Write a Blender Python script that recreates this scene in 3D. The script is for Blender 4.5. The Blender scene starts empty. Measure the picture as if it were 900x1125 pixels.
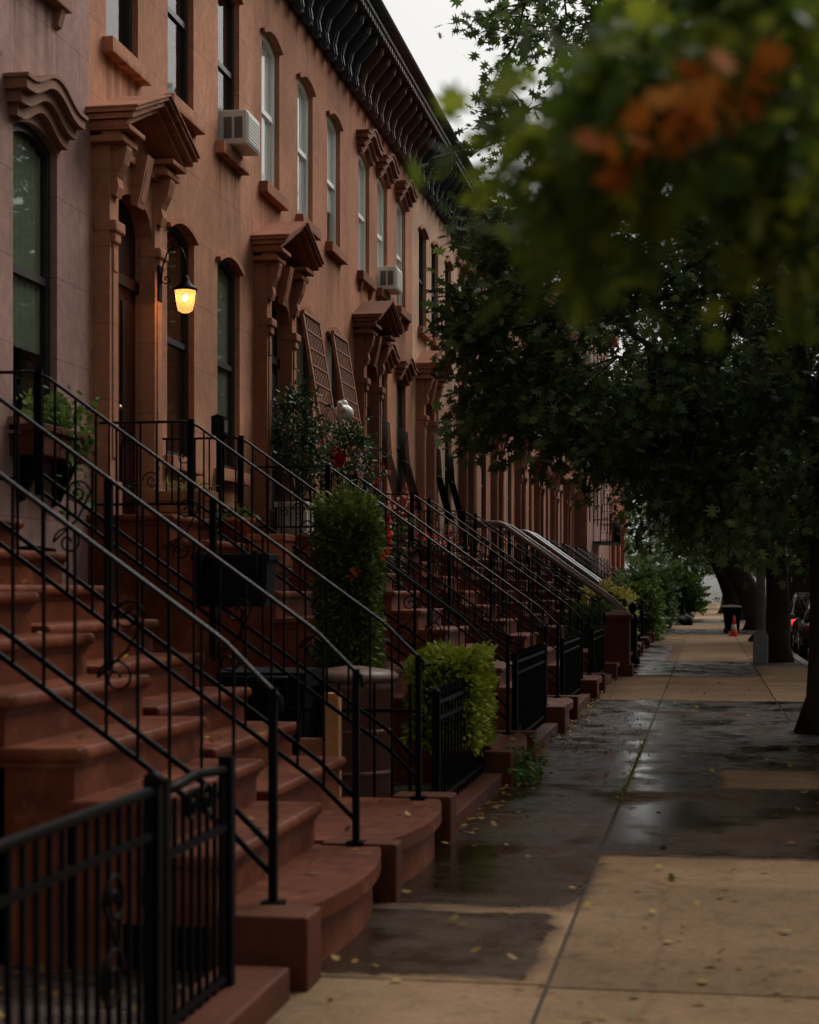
import bpy, bmesh, math, random
import numpy as np
from mathutils import Vector, Matrix
from mathutils.geometry import tessellate_polygon
R = math.radians
rnd = random.Random(7)
rng = np.random.default_rng(7)
scn = bpy.context.scene
COL = scn.collection
FX = -5.2            # facade plane
EYE = 1.6

# ------------------------------------------------------------------ materials
def new_mat(name):
    m = bpy.data.materials.new(name); m.use_nodes = True
    nt = m.node_tree; nt.nodes.clear()
    out = nt.nodes.new('ShaderNodeOutputMaterial')
    p = nt.nodes.new('ShaderNodeBsdfPrincipled')
    nt.links.new(p.outputs[0], out.inputs[0])
    return m, nt, p, out

def N(nt, typ, **kw):
    n = nt.nodes.new(typ)
    for k, v in kw.items():
        if k in n.inputs.keys() if isinstance(k, str) else False:
            n.inputs[k].default_value = v
        else:
            setattr(n, k, v)
    return n

def noise(nt, vec, scale, detail=4, rough=.55):
    n = nt.nodes.new('ShaderNodeTexNoise')
    n.inputs['Scale'].default_value = scale; n.inputs['Detail'].default_value = detail
    n.inputs['Roughness'].default_value = rough
    nt.links.new(vec, n.inputs['Vector']); return n.outputs['Fac']

def ramp(nt, fac, stops):
    r = nt.nodes.new('ShaderNodeValToRGB')
    while len(r.color_ramp.elements) < len(stops): r.color_ramp.elements.new(.5)
    for e, (p, c) in zip(r.color_ramp.elements, stops):
        e.position = p; e.color = (c[0], c[1], c[2], 1) if not isinstance(c, (int, float)) else (c, c, c, 1)
    nt.links.new(fac, r.inputs[0]); return r.outputs[0]

def mix(nt, fac, a, b, mode='MIX'):
    m = nt.nodes.new('ShaderNodeMix'); m.data_type = 'RGBA'; m.blend_type = mode
    for s, v in ((m.inputs[0], fac), (m.inputs[6], a), (m.inputs[7], b)):
        if isinstance(v, (int, float)): s.default_value = v
        elif isinstance(v, (tuple, list)): s.default_value = (v[0], v[1], v[2], 1)
        else: nt.links.new(v, s)
    return m.outputs[2]

def bump(nt, p, h, strength=.3, dist=.01, prev=None):
    b = nt.nodes.new('ShaderNodeBump'); b.inputs['Strength'].default_value = strength
    b.inputs['Distance'].default_value = dist
    nt.links.new(h, b.inputs['Height'])
    if prev: nt.links.new(prev, b.inputs['Normal'])
    nt.links.new(b.outputs[0], p.inputs['Normal']); return b.outputs[0]

def coords(nt, offset=None, scale=None):
    t = nt.nodes.new('ShaderNodeTexCoord'); v = t.outputs['Object']
    if offset or scale:
        mp = nt.nodes.new('ShaderNodeMapping')
        if offset: mp.inputs['Location'].default_value = offset
        if scale: mp.inputs['Scale'].default_value = scale
        nt.links.new(v, mp.inputs[0]); v = mp.outputs[0]
    return v

def stone(name, base, rough=.85, var=.22, joints=False, seed=0, streaks=True, spec=.3, worn=None, jcol=.62, stains=()):
    m, nt, p, out = new_mat(name)
    v = coords(nt, (seed * 3.1, seed * 1.7, seed * .9))
    n1 = noise(nt, v, .9, 5); n2 = noise(nt, v, 9, 6, .65); n3 = noise(nt, v, 60, 4)
    lo = tuple(c * (1 - var * 1.5) for c in base); hi = tuple(min(1, c * (1 + var)) for c in base)
    col = ramp(nt, n1, [(.3, lo), (.7, hi)])
    g = ramp(nt, n2, [(.3, .78), (.68, 1.08)])
    col = mix(nt, 1, col, g, 'MULTIPLY')
    if streaks:
        sv = coords(nt, (seed, seed * 2, 0), (1.5, 1.5, .3))
        s = noise(nt, sv, 1.1, 4, .5)
        sr = ramp(nt, s, [(.42, 1.0), (.72, .62)])
        col = mix(nt, .6, col, mix(nt, 1, col, sr, 'MULTIPLY'))
    col = mix(nt, 1, col, ramp(nt, n3, [(.28, .80), (.5, 1.0), (.74, 1.14)]), 'MULTIPLY')
    h = n3
    if joints:
        sp = nt.nodes.new('ShaderNodeSeparateXYZ'); nt.links.new(v, sp.inputs[0])
        cb = nt.nodes.new('ShaderNodeCombineXYZ')
        nt.links.new(sp.outputs[1], cb.inputs[0]); nt.links.new(sp.outputs[2], cb.inputs[1])
        bt = nt.nodes.new('ShaderNodeTexBrick')
        bt.inputs['Scale'].default_value = 1.0; bt.inputs['Mortar Size'].default_value = .006
        bt.inputs['Mortar Smooth'].default_value = .35
        bt.inputs['Brick Width'].default_value = 1.45; bt.inputs['Row Height'].default_value = .66
        bt.inputs['Color1'].default_value = (1, 1, 1, 1); bt.inputs['Color2'].default_value = (.93, .93, .93, 1)
        bt.inputs['Mortar'].default_value = (jcol, jcol, jcol, 1)
        nt.links.new(cb.outputs[0], bt.inputs['Vector'])
        col = mix(nt, 1, col, bt.outputs['Color'], 'MULTIPLY')
    if stains:
        o = coords(nt); q = nt.nodes.new('ShaderNodeSeparateXYZ'); nt.links.new(o, q.inputs[0])
        st = noise(nt, coords(nt, (seed * .7, seed, 0), (2, 5, .35)), 1.5, 5, .6)
        def mr(val, a, b):
            r = nt.nodes.new('ShaderNodeMapRange'); r.interpolation_type = 'SMOOTHSTEP'
            r.inputs[1].default_value = a; r.inputs[2].default_value = b; nt.links.new(val, r.inputs[0]); return r.outputs[0]
        def mm(op, a, b):
            r = nt.nodes.new('ShaderNodeMath'); r.operation = op; nt.links.new(a, r.inputs[0]); nt.links.new(b, r.inputs[1]); return r.outputs[0]
        tot = None
        for (ya, yb, za, zb) in stains:
            k = mm('MULTIPLY', mm('MULTIPLY', mr(q.outputs[1], ya - .06, ya + .10), mr(q.outputs[1], yb + .06, yb - .10)), mm('MULTIPLY', mr(q.outputs[2], za, zb), mr(q.outputs[2], zb + .06, zb)))
            tot = k if tot is None else mm('MAXIMUM', tot, k)
        stf = mm('MULTIPLY', tot, ramp(nt, st, [(.38, .0), (.6, .85)]))
        col = mix(nt, stf, col, mix(nt, 1, col, (.42, .38, .36), 'MULTIPLY'))
        pat = ramp(nt, noise(nt, v, .55, 3, .45), [(.56, 0), (.585, 1)])
        col = mix(nt, mm('MULTIPLY', pat, ramp(nt, n2, [(.3, .25), (.7, .5)])), col, mix(nt, 1, col, (1.12, 1.13, 1.16), 'MULTIPLY'))
    if worn:
        w = ramp(nt, noise(nt, v, 3.2, 7, .7), [(.5, 0), (.66, 1)])
        col = mix(nt, w, col, worn)
    nt.links.new(col, p.inputs['Base Color'])
    p.inputs['Roughness'].default_value = rough
    p.inputs['Specular IOR Level'].default_value = spec
    if rough < .7:
        nt.links.new(ramp(nt, n2, [(.3, rough - .12), (.7, rough + .2)]), p.inputs['Roughness'])
    b = bump(nt, p, n3, .25, .004); bump(nt, p, n2, .35, .012, b)
    return m

def plain(name, base, rough=.5, metal=0, spec=.5, var=.12, bscale=30, bstr=.1):
    m, nt, p, out = new_mat(name)
    v = coords(nt); n = noise(nt, v, bscale, 4)
    col = ramp(nt, n, [(.3, tuple(c * (1 - var) for c in base)), (.7, tuple(min(1, c * (1 + var)) for c in base))])
    nt.links.new(col, p.inputs['Base Color'])
    nt.links.new(ramp(nt, n, [(.3, max(.02, rough * .8)), (.7, min(1, rough * 1.2))]), p.inputs['Roughness'])
    p.inputs['Metallic'].default_value = metal; p.inputs['Specular IOR Level'].default_value = spec
    bump(nt, p, n, bstr, .004)
    return m

def leafmat(name, stops, trans=.25, rough=.55, spec=.18):
    m, nt, p, out = new_mat(name)
    g = nt.nodes.new('ShaderNodeNewGeometry')
    col = ramp(nt, g.outputs['Random Per Island'], stops)
    v = coords(nt); col = mix(nt, 1, col, ramp(nt, noise(nt, v, .8, 3), [(.3, .65), (.7, 1.25)]), 'MULTIPLY')
    nt.links.new(col, p.inputs['Base Color']); p.inputs['Roughness'].default_value = rough
    p.inputs['Specular IOR Level'].default_value = spec
    t = nt.nodes.new('ShaderNodeBsdfTranslucent'); nt.links.new(col, t.inputs[0])
    ms = nt.nodes.new('ShaderNodeMixShader'); ms.inputs[0].default_value = trans
    nt.links.new(p.outputs[0], ms.inputs[1]); nt.links.new(t.outputs[0], ms.inputs[2])
    nt.links.new(ms.outputs[0], out.inputs[0])
    return m

def emis(name, col, strength):
    m, nt, p, out = new_mat(name)
    p.inputs['Base Color'].default_value = (*col, 1); p.inputs['Emission Color'].default_value = (*col, 1)
    p.inputs['Emission Strength'].default_value = strength
    return m

def glassmat(name, tint=(.02, .024, .024), rough=.02, alpha=.55):
    """window pane: reflecting sheet that lets through part of what is behind"""
    m, nt, p, out = new_mat(name)
    p.inputs['Base Color'].default_value = (*tint, 1); p.inputs['Roughness'].default_value = rough
    p.inputs['Specular IOR Level'].default_value = .5; p.inputs['IOR'].default_value = 1.52
    v = coords(nt); bump(nt, p, noise(nt, v, 2.2, 2), .04, .02)
    tr = nt.nodes.new('ShaderNodeBsdfTransparent'); tr.inputs[0].default_value = (.94, .96, .95, 1)
    gl = nt.nodes.new('ShaderNodeBsdfGlossy'); gl.inputs['Roughness'].default_value = rough
    lw = nt.nodes.new('ShaderNodeLayerWeight'); lw.inputs[0].default_value = .5
    pw = nt.nodes.new('ShaderNodeMath'); pw.operation = 'POWER'; pw.inputs[1].default_value = 4.2; nt.links.new(lw.outputs['Facing'], pw.inputs[0])
    fr = nt.nodes.new('ShaderNodeMath'); fr.operation = 'MULTIPLY_ADD'; fr.inputs[1].default_value = .6; fr.inputs[2].default_value = .045; nt.links.new(pw.outputs[0], fr.inputs[0])
    bb = nt.nodes.new('ShaderNodeBump'); bb.inputs['Strength'].default_value = .05; bb.inputs['Distance'].default_value = .02
    nt.links.new(noise(nt, v, 1.7, 2), bb.inputs['Height']); nt.links.new(bb.outputs[0], gl.inputs['Normal'])
    ms = nt.nodes.new('ShaderNodeMixShader')
    nt.links.new(fr.outputs[0], ms.inputs[0]); nt.links.new(tr.outputs[0], ms.inputs[1]); nt.links.new(gl.outputs[0], ms.inputs[2])
    nt.links.new(ms.outputs[0], out.inputs[0])
    return m

def concrete(name, dry, wet=0.0, seed=0):
    """pavement slab; wet = 0 dry, 1 soaked (dark, glossy film with rough islands)"""
    m, nt, p, out = new_mat(name)
    v = coords(nt, (seed * 2.3, seed * 1.1, 0))
    n1 = noise(nt, v, .7, 6, .6); n2 = noise(nt, v, 5.5, 8, .68); n3 = noise(nt, v, 120, 3, .7)
    sv = coords(nt, (seed, seed * .7, 0), (.55, 2.2, 1)); ns = noise(nt, sv, 2.1, 7, .66)
    col = ramp(nt, n1, [(.3, tuple(c * .72 for c in dry)), (.7, tuple(c * 1.12 for c in dry))])
    col = mix(nt, .8, col, mix(nt, 1, col, ramp(nt, ns, [(.36, .55), (.6, 1.1)]), 'MULTIPLY'))
    col = mix(nt, 1, col, ramp(nt, n3, [(.25, .6), (.5, 1.0), (.75, 1.25)]), 'MULTIPLY')
    col = mix(nt, 1, col, ramp(nt, n2, [(.28, .6), (.45, 1), (.8, 1.15)]), 'MULTIPLY')
    vo = nt.nodes.new('ShaderNodeTexVoronoi'); vo.feature = 'DISTANCE_TO_EDGE'; vo.inputs['Scale'].default_value = .33
    wv = nt.nodes.new('ShaderNodeMix'); wv.data_type = 'RGBA'; wv.inputs[0].default_value = .12
    nt.links.new(v, wv.inputs[6])
    nz = nt.nodes.new('ShaderNodeTexNoise'); nz.inputs['Scale'].default_value = 2.5; nt.links.new(v, nz.inputs[0]); nt.links.new(nz.outputs['Color'], wv.inputs[7])
    nt.links.new(wv.outputs[2], vo.inputs['Vector'])
    col = mix(nt, 1, col, ramp(nt, vo.outputs['Distance'], [(.0, .45), (.006, .8), (.012, 1)]), 'MULTIPLY')
    if wet > 0:
        sv2 = coords(nt, (seed * .3, seed, 0), (.8, .45, 1)); nb_ = noise(nt, sv2, 1.3, 5, .55)
        film = ramp(nt, mix(nt, .45, nb_, ns), [(.40, 1), (.58, .1)])
        dark = mix(nt, 1, col, (.22, .18, .155), 'MULTIPLY')
        wcol = mix(nt, film, mix(nt, 1, col, (.5, .45, .4), 'MULTIPLY'), dark)
        col = mix(nt, wet, col, wcol)
        nt.links.new(ramp(nt, film, [(0, .6), (.5, .25), (1, .07)]), p.inputs['Roughness'])
        nt.links.new(ramp(nt, film, [(0, .06), (1, .36)]), p.inputs['Specular IOR Level'])
        b = bump(nt, p, n3, .10, .002); bump(nt, p, n2, .06, .005, b)
    else:
        p.inputs['Roughness'].default_value = .9; p.inputs['Specular IOR Level'].default_value = .25
        b = bump(nt, p, n3, .4, .004); bump(nt, p, n2, .3, .008, b)
    nt.links.new(col, p.inputs['Base Color'])
    return m

M = {}
M['iron'] = plain('iron', (.004, .004, .0045), .45, .0, .04, .3, 60, .25)
M['iron_wet'] = plain('iron_wet', (.005, .005, .006), .32, .0, .17, .3, 60, .25)
M['iron_dull'] = plain('iron_dull', (.004, .004, .0045), .5, 0, .04, .3, 40, .3)
M['steel_rail'] = plain('steel_rail', (.22, .23, .25), .35, .6, .5)
M['tan_rail'] = plain('tan_rail', (.17, .11, .085), .5)
M['step'] = stone('step', (.155, .037, .0135), .5, .3, seed=3, streaks=True, spec=.12, worn=(.225, .068, .030))
M['step_dark'] = stone('step_dark', (.12, .036, .017), .6, .25, seed=8, streaks=True, spec=.12)
M['glass'] = glassmat('glass')
M['blind'] = plain('blind', (.88, .89, .86), .8, var=.05)
M['reflection_curtain'] = plain('reflection_curtain', (.15, .18, .12), .9, var=.2, bscale=8)  # dark green stands in for trees reflected in the nearest window
M['white_frame'] = plain('white_frame', (.78, .79, .76), .5, var=.06)
M['black_frame'] = plain('black_frame', (.012, .012, .014), .45)
M['dark_frame'] = plain('dark_frame', (.035, .03, .03), .5)
M['door_wood'] = plain('door_wood', (.03, .008, .0055), .6, 0, .12, var=.3, bscale=12)
M['door_dark'] = plain('door_dark', (.014, .010, .010), .6, 0, .12, var=.3, bscale=12)
M['interior'] = plain('interior', (.02, .018, .016), .9)
M['roof_tar'] = plain('roof_tar', (.04, .04, .04), .9)
M['brass'] = plain('brass', (.5, .36, .14), .3, 1)
M['asphalt'] = concrete('asphalt', (.075, .075, .078), .6, 5)
M['yard'] = concrete('yard', (.16, .13, .11), .5, 9)
M['soil'] = plain('soil', (.045, .032, .022), .95, var=.5, bscale=14, bstr=.8)
M['kerb'] = stone('kerb', (.24, .235, .23), .8, .2, seed=4, streaks=False)
M['dry0'] = concrete('dry_slab', (.27, .175, .105), 0, 1)
M['dry1'] = concrete('dry_slab_worn', (.23, .14, .08), 0, 2)
M['damp'] = concrete('damp_slab', (.22, .165, .12), .75, 3)
M['wet0'] = concrete('wet_slab', (.17, .12, .09), 1, 4)
M['wet1'] = concrete('soaked_slab', (.11, .08, .062), 1, 6)
M['pale'] = concrete('pale_slab', (.36, .30, .24), 0, 7)
M['bark'] = stone('bark', (.055, .042, .034), .95, .4, seed=2, streaks=True, spec=.15)
M['terracotta'] = stone('terracotta', (.42, .13, .055), .8, .15, seed=6, streaks=False)
M['pot_pale'] = stone('pot_pale', (.42, .38, .33), .8, .12, seed=11)
M['wood'] = plain('wood', (.33, .14, .05), .7, var=.35, bscale=7)
M['trellis'] = plain('trellis', (.24, .085, .036), .7, var=.3, bscale=9)
M['post_wood'] = plain('post_wood', (.50, .24, .085), .75, var=.25, bscale=9)
M['blue_pot'] = plain('blue_pot', (.08, .10, .13), .4)
M['bin_brown'] = plain('bin_brown', (.16, .065, .045), .5)
M['lid_pale'] = plain('lid_pale', (.17, .10, .075), .5)
M['plastic_white'] = plain('plastic_white', (.62, .62, .58), .5, var=.06)
M['plastic_grey'] = plain('plastic_grey', (.10, .10, .10), .5)
M['ornament'] = plain('ornament', (.72, .68, .62), .4)
M['pink'] = plain('pink', (.55, .30, .24), .7)
M['black_plastic'] = plain('black_plastic', (.008, .008, .009), .6, 0, .08, var=.3)
M['cone'] = plain('cone', (.75, .07, .02), .5)
M['cone_white'] = plain('cone_white', (.75, .75, .72), .4)
M['pole_grey'] = stone('pole_grey', (.36, .37, .37), .7, .1, seed=5)
M['rubber'] = plain('rubber', (.012, .012, .012), .8)
M['chrome'] = plain('chrome', (.6, .6, .62), .15, 1)
M['car_black'] = plain('car_black', (.012, .013, .016), .14, 0, .6, .05, 5, .0)
M['car_silver'] = plain('car_silver', (.42, .43, .44), .25, .6, .5, .03, 5, .0)
M['car_glass'] = plain('car_glass', (.01, .011, .012), .05, 0, .6, .0, 5, .0)
M['tail'] = emis('tail', (.9, .03, .015), 1.6)
M['tail_off'] = plain('tail_off', (.35, .01, .008), .25)
M['signal_red'] = emis('signal_red', (1, .05, .02), 9)
M['signal_body'] = plain('signal_body', (.02, .02, .018), .5)
M['brickface'] = stone('brickface', (.33, .15, .11), .85, .2, True, 12)
M['leaf_oak'] = leafmat('leaf_oak', [(0, (.045, .080, .028)), (.5, (.085, .135, .042)), (.9, (.13, .19, .05)), (1, (.20, .25, .055))], .42, .5, .3)
M['leaf_dark'] = leafmat('leaf_dark', [(0, (.032, .055, .02)), (.6, (.06, .10, .032)), (1, (.11, .16, .05))], .4, .5, .25)
M['leaf_near'] = leafmat('leaf_near', [(0, (.045, .08, .014)), (.5, (.095, .145, .02)), (.8, (.17, .225, .026)), (1, (.34, .38, .04))], .5)
M['leaf_orange'] = leafmat('leaf_orange', [(0, (.42, .11, .02)), (.5, (.62, .20, .03)), (1, (.74, .30, .06))], .5)
M['leaf_hedge'] = leafmat('leaf_hedge', [(0, (.045, .075, .015)), (.6, (.11, .15, .024)), (1, (.23, .26, .04))], .25)
M['leaf_lime'] = leafmat('leaf_lime', [(0, (.15, .20, .018)), (.6, (.27, .33, .025)), (1, (.42, .44, .05))], .3)
M['leaf_bright'] = leafmat('leaf_bright', [(0, (.05, .10, .02)), (.6, (.10, .17, .03)), (1, (.17, .24, .05))], .3)
M['leaf_rose'] = leafmat('leaf_rose', [(0, (.014, .032, .012)), (.6, (.035, .065, .02)), (1, (.08, .12, .03))], .25)
M['leaf_yellow'] = leafmat('leaf_yellow', [(0, (.36, .32, .07)), (1, (.62, .55, .15))], .3)
M['leaf_fallen'] = leafmat('leaf_fallen', [(0, (.16, .07, .02)), (.5, (.30, .17, .03)), (.85, (.42, .28, .05)), (1, (.07, .09, .02))], .1)
M['petal_red'] = leafmat('petal_red', [(0, (.45, .012, .012)), (1, (.65, .03, .02))], .25)
M['petal_pink'] = leafmat('petal_pink', [(0, (.45, .03, .06)), (1, (.7, .12, .14))], .25)
M['petal_orange'] = leafmat('petal_orange', [(0, (.6, .12, .03)), (1, (.75, .24, .07))], .25)
M['leaf_red'] = leafmat('leaf_red', [(0, (.22, .03, .02)), (1, (.42, .10, .06))], .25)
M['stem'] = plain('stem', (.05, .045, .025), .8)
M['core'] = plain('core', (.02, .03, .008), .95, 0, .0, var=.4, bscale=10)

# ------------------------------------------------------------------ mesh builder
class MB:
    def __init__(s): s.v = []; s.f = []; s.sm = []
    def add(s, vs, fs, smooth=False):
        o = len(s.v); s.v += [tuple(p) for p in vs]
        for f in fs: s.f.append([i + o for i in f]); s.sm.append(smooth)
    def box(s, x0, x1, y0, y1, z0, z1, b=0):
        if b <= 0:
            vs = [(x, y, z) for x in (x0, x1) for y in (y0, y1) for z in (z0, z1)]
            s.add(vs, [(0, 1, 3, 2), (4, 6, 7, 5), (0, 4, 5, 1), (2, 3, 7, 6), (0, 2, 6, 4), (1, 5, 7, 3)]); return
        bm = bmesh.new(); bmesh.ops.create_cube(bm, size=1)
        for v in bm.verts:
            v.co = ((x0 + x1) / 2 + v.co.x * (x1 - x0), (y0 + y1) / 2 + v.co.y * (y1 - y0), (z0 + z1) / 2 + v.co.z * (z1 - z0))
        bmesh.ops.bevel(bm, geom=bm.edges[:], offset=b, segments=2, profile=.5, affect='EDGES')
        s.bm(bm)
    def bm(s, bm, smooth=False):
        bm.verts.index_update()
        s.add([v.co[:] for v in bm.verts], [[v.index for v in f.verts] for f in bm.faces], smooth); bm.free()
    def prism(s, poly, d0, d1, axis='x', taper=None):
        """poly: 2-D outline; axis 'x' -> (y,z) outline extruded along x; 'y' -> (x,z); 'z' -> (x,y)"""
        n = len(poly)
        def P(p, d):
            return {'x': (d, p[0], p[1]), 'y': (p[0], d, p[1]), 'z': (p[0], p[1], d)}[axis]
        vs = [P(p, d0) for p in poly] + [P(p, d1) for p in poly]
        fs = [(i, (i + 1) % n, n + (i + 1) % n, n + i) for i in range(n)]
        tris = tessellate_polygon([[Vector((p[0], p[1], 0)) for p in poly]])
        for t in tris: fs.append(tuple(t)); fs.append(tuple(n + i for i in reversed(t)))
        s.add(vs, fs)
    def tube(s, pts, r, seg=8, smooth=True, square=False, cap=True):
        pts = [Vector(p) for p in pts]; n = len(pts)
        rs = r if isinstance(r, (list, tuple)) else [r] * n
        if square: seg = 4
        rings = []; up = None
        for i, p in enumerate(pts):
            d = (pts[min(i + 1, n - 1)] - pts[max(i - 1, 0)]).normalized()
            if up is None:
                ref = Vector((0, 0, 1)) if abs(d.z) < .9 else Vector((0, 1, 0))
                a = d.cross(ref).normalized()
            else:
                a = (up - d * up.dot(d)).normalized()
            up = a; b = d.cross(a).normalized()
            for k in range(seg):
                t = 2 * math.pi * (k + (.5 if square else 0)) / seg
                q = 1.414 if square else 1
                rings.append(p + (a * math.cos(t) + b * math.sin(t)) * rs[i] * q)
        fs = []
        for i in range(n - 1):
            for k in range(seg):
                k2 = (k + 1) % seg
                fs.append((i * seg + k, i * seg + k2, (i + 1) * seg + k2, (i + 1) * seg + k))
        if cap:
            fs.append(tuple(range(seg - 1, -1, -1))); fs.append(tuple((n - 1) * seg + k for k in range(seg)))
        s.add([tuple(v) for v in rings], fs, smooth and not square)
    def lathe(s, prof, c=(0, 0, 0), seg=16, smooth=True):
        vs = []; fs = []; n = len(prof)
        for r, z in prof:
            for k in range(seg):
                t = 2 * math.pi * k / seg; vs.append((c[0] + r * math.cos(t), c[1] + r * math.sin(t), c[2] + z))
        for i in range(n - 1):
            for k in range(seg):
                k2 = (k + 1) % seg; fs.append((i * seg + k, i * seg + k2, (i + 1) * seg + k2, (i + 1) * seg + k))
        fs.append(tuple(range(seg - 1, -1, -1))); fs.append(tuple((n - 1) * seg + k for k in range(seg)))
        s.add(vs, fs, smooth)
    def ball(s, c, r, sc=(1, 1, 1), sub=2):
        bm = bmesh.new(); bmesh.ops.create_icosphere(bm, subdivisions=sub, radius=r)
        for v in bm.verts: v.co = (c[0] + v.co.x * sc[0], c[1] + v.co.y * sc[1], c[2] + v.co.z * sc[2])
        s.bm(bm, True)
    def build(s, name, mat, parent=None, loc=None):
        me = bpy.data.meshes.new(name); me.from_pydata(s.v, [], s.f)
        me.polygons.foreach_set('use_smooth', s.sm); me.update()
        bm = bmesh.new(); bm.from_mesh(me); bmesh.ops.recalc_face_normals(bm, faces=bm.faces); bm.to_mesh(me); bm.free()
        me.materials.append(mat)
        o = bpy.data.objects.new(name, me); COL.objects.link(o)
        if parent: o.parent = parent
        if loc: o.location = loc
        return o

def thing(name, label, cat, loc=(0, 0, 0), rz=0, group=None):
    o = bpy.data.objects.new(name, None); COL.objects.link(o)
    o.location = loc; o.rotation_euler = (0, 0, rz); o.empty_display_size = .1
    return tag(o, label, cat, group)
def tag(o, label, cat, group=None):
    o['label'] = label; o['category'] = cat
    if group: o['group'] = group
    return o
def kind(o, k): o['kind'] = k; return o
def kids(o): return [c for c in ALLKIDS.get(o.name, [])]
def copy_tree(o, parent=None):
    c = o.copy(); COL.objects.link(c)
    if parent: c.parent = parent
    for ch in list(o.children): copy_tree(ch, c)
    return c
def swap_mat(o, a, b):
    for ch in [o] + list(o.children_recursive):
        if ch.type == 'MESH':
            for sl in ch.material_slots:
                if sl.material == a: sl.link = 'OBJECT'; sl.material = b

# ------------------------------------------------------------------ leaves
SH_OAK = np.array([(0, 0), (.07, .22), (.40, .16), (.16, .40), (.56, .52), (.17, .62), (.34, .90), (.08, .84), (0, 1.12),
                   (-.08, .84), (-.34, .90), (-.17, .62), (-.56, .52), (-.16, .40), (-.40, .16), (-.07, .22)])
SH_LEAF = np.array([(0, 0), (.26, .3), (.24, .65), (0, 1), (-.24, .65), (-.26, .3)])
SH_SPRAY = np.array([(0, 0), (.22, .35), (.10, .55), (.18, .8), (0, 1.1), (-.18, .8), (-.10, .55), (-.22, .35)])
SH_BLADE = np.array([(0, 0), (.06, .4), (.04, .8), (0, 1), (-.04, .8), (-.06, .4)])
SH_PETAL = np.array([(0, 0), (.35, .35), (.38, .75), (0, 1), (-.38, .75), (-.35, .35)])
def leaves(name, P, size, shape, mat, parent=None, axis=None, tilt=.6, fold=.12, loc=None):
    """one mesh of leaf-sized faces at points P; axis = preferred growth direction per leaf"""
    n = len(P); P = np.asarray(P, float); k = len(shape)
    size = np.asarray(size, float) * np.ones(n)
    a = rng.normal(size=(n, 3)); a[:, 2] -= .35
    if axis is not None: a = a * .55 + np.asarray(axis)
    a /= np.linalg.norm(a, axis=1, keepdims=True) + 1e-9
    up = rng.normal(size=(n, 3)) * tilt + np.array([0, 0, 1.0])
    b = np.cross(up, a); b /= np.linalg.norm(b, axis=1, keepdims=True) + 1e-9
    nn = np.cross(a, b)
    sx = shape[:, 0]; sy = shape[:, 1]
    cz = -fold * (sy ** 2) - np.abs(sx) * fold * .8
    V = P[:, None, :] + size[:, None, None] * (sx[None, :, None] * b[:, None, :] + sy[None, :, None] * a[:, None, :] + cz[None, :, None] * nn[:, None, :])
    V = V.reshape(-1, 3)
    me = bpy.data.meshes.new(name)
    me.vertices.add(n * k); me.vertices.foreach_set('co', V.ravel())
    me.loops.add(n * k); me.loops.foreach_set('vertex_index', np.arange(n * k, dtype=np.int32))
    me.polygons.add(n); me.polygons.foreach_set('loop_start', np.arange(0, n * k, k, dtype=np.int32))
    me.update(calc_edges=True); me.validate()
    me.materials.append(mat)
    o = bpy.data.objects.new(name, me); COL.objects.link(o)
    if parent: o.parent = parent
    if loc: o.location = loc
    return o

def sprays(centres, out_from, nspray, length, nleaf, jit, droop=.25):
    """feathery leaf sprays growing outward from cluster centres; returns points, axes, twig list"""
    P = []; A = []; tw = []
    for c in centres:
        c = np.asarray(c); o = c - out_from; o = o / (np.linalg.norm(o) + 1e-6)
        for _ in range(nspray):
            d = o * .7 + rng.normal(size=3) * .65; d[2] -= droop * rng.random(); d /= np.linalg.norm(d)
            L = length * (.55 + .7 * rng.random())
            t = rng.random(nleaf) ** .8
            sag = np.zeros((nleaf, 3)); sag[:, 2] = -droop * L * t ** 2
            p = c + d * (t * L)[:, None] + sag + rng.normal(size=(nleaf, 3)) * jit
            P.append(p); A.append(np.repeat(d[None], nleaf, 0)); tw.append((c, c + d * L + np.array([0, 0, -droop * L])))
    return np.concatenate(P), np.concatenate(A), tw

def blob_points(blobs):
    C = []
    for (cx, cy, cz, rx, ry, rz, n) in blobs:
        u = rng.normal(size=(n, 3)); u /= np.linalg.norm(u, axis=1, keepdims=True)
        r = (.25 + .75 * rng.random((n, 1))) ** .5
        C.append(u * r * np.array([rx, ry, rz]) + np.array([cx, cy, cz]))
    return np.concatenate(C)

def limb_path(a, b, bend=.25, n=6):
    a = Vector(a); b = Vector(b); L = (b - a).length
    off = Vector((rnd.uniform(-1, 1), rnd.uniform(-1, 1), rnd.uniform(.1, .9))) * bend * L * .5
    return [a.lerp(b, t) + off * math.sin(math.pi * t) * (1 - .3 * t) + Vector((rnd.uniform(-1, 1), rnd.uniform(-1, 1), 0)) * .03 * L * (0 < t < 1) for t in [i / n for i in range(n + 1)]]

def make_trunk(mb, h, r, lean=(0, 0), fork=True):
    pts = []; rs = []
    for i in range(9):
        t = i / 8
        pts.append((lean[0] * t ** 1.4 + .05 * math.sin(5 * t), lean[1] * t + .04 * math.cos(4 * t), h * t - .1))
        rs.append(r * (1.0 - .35 * t + .75 * max(0, .12 - t) / .12 * .7))
    mb.tube(pts, rs, 14)
    return Vector(pts[-1])

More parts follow.
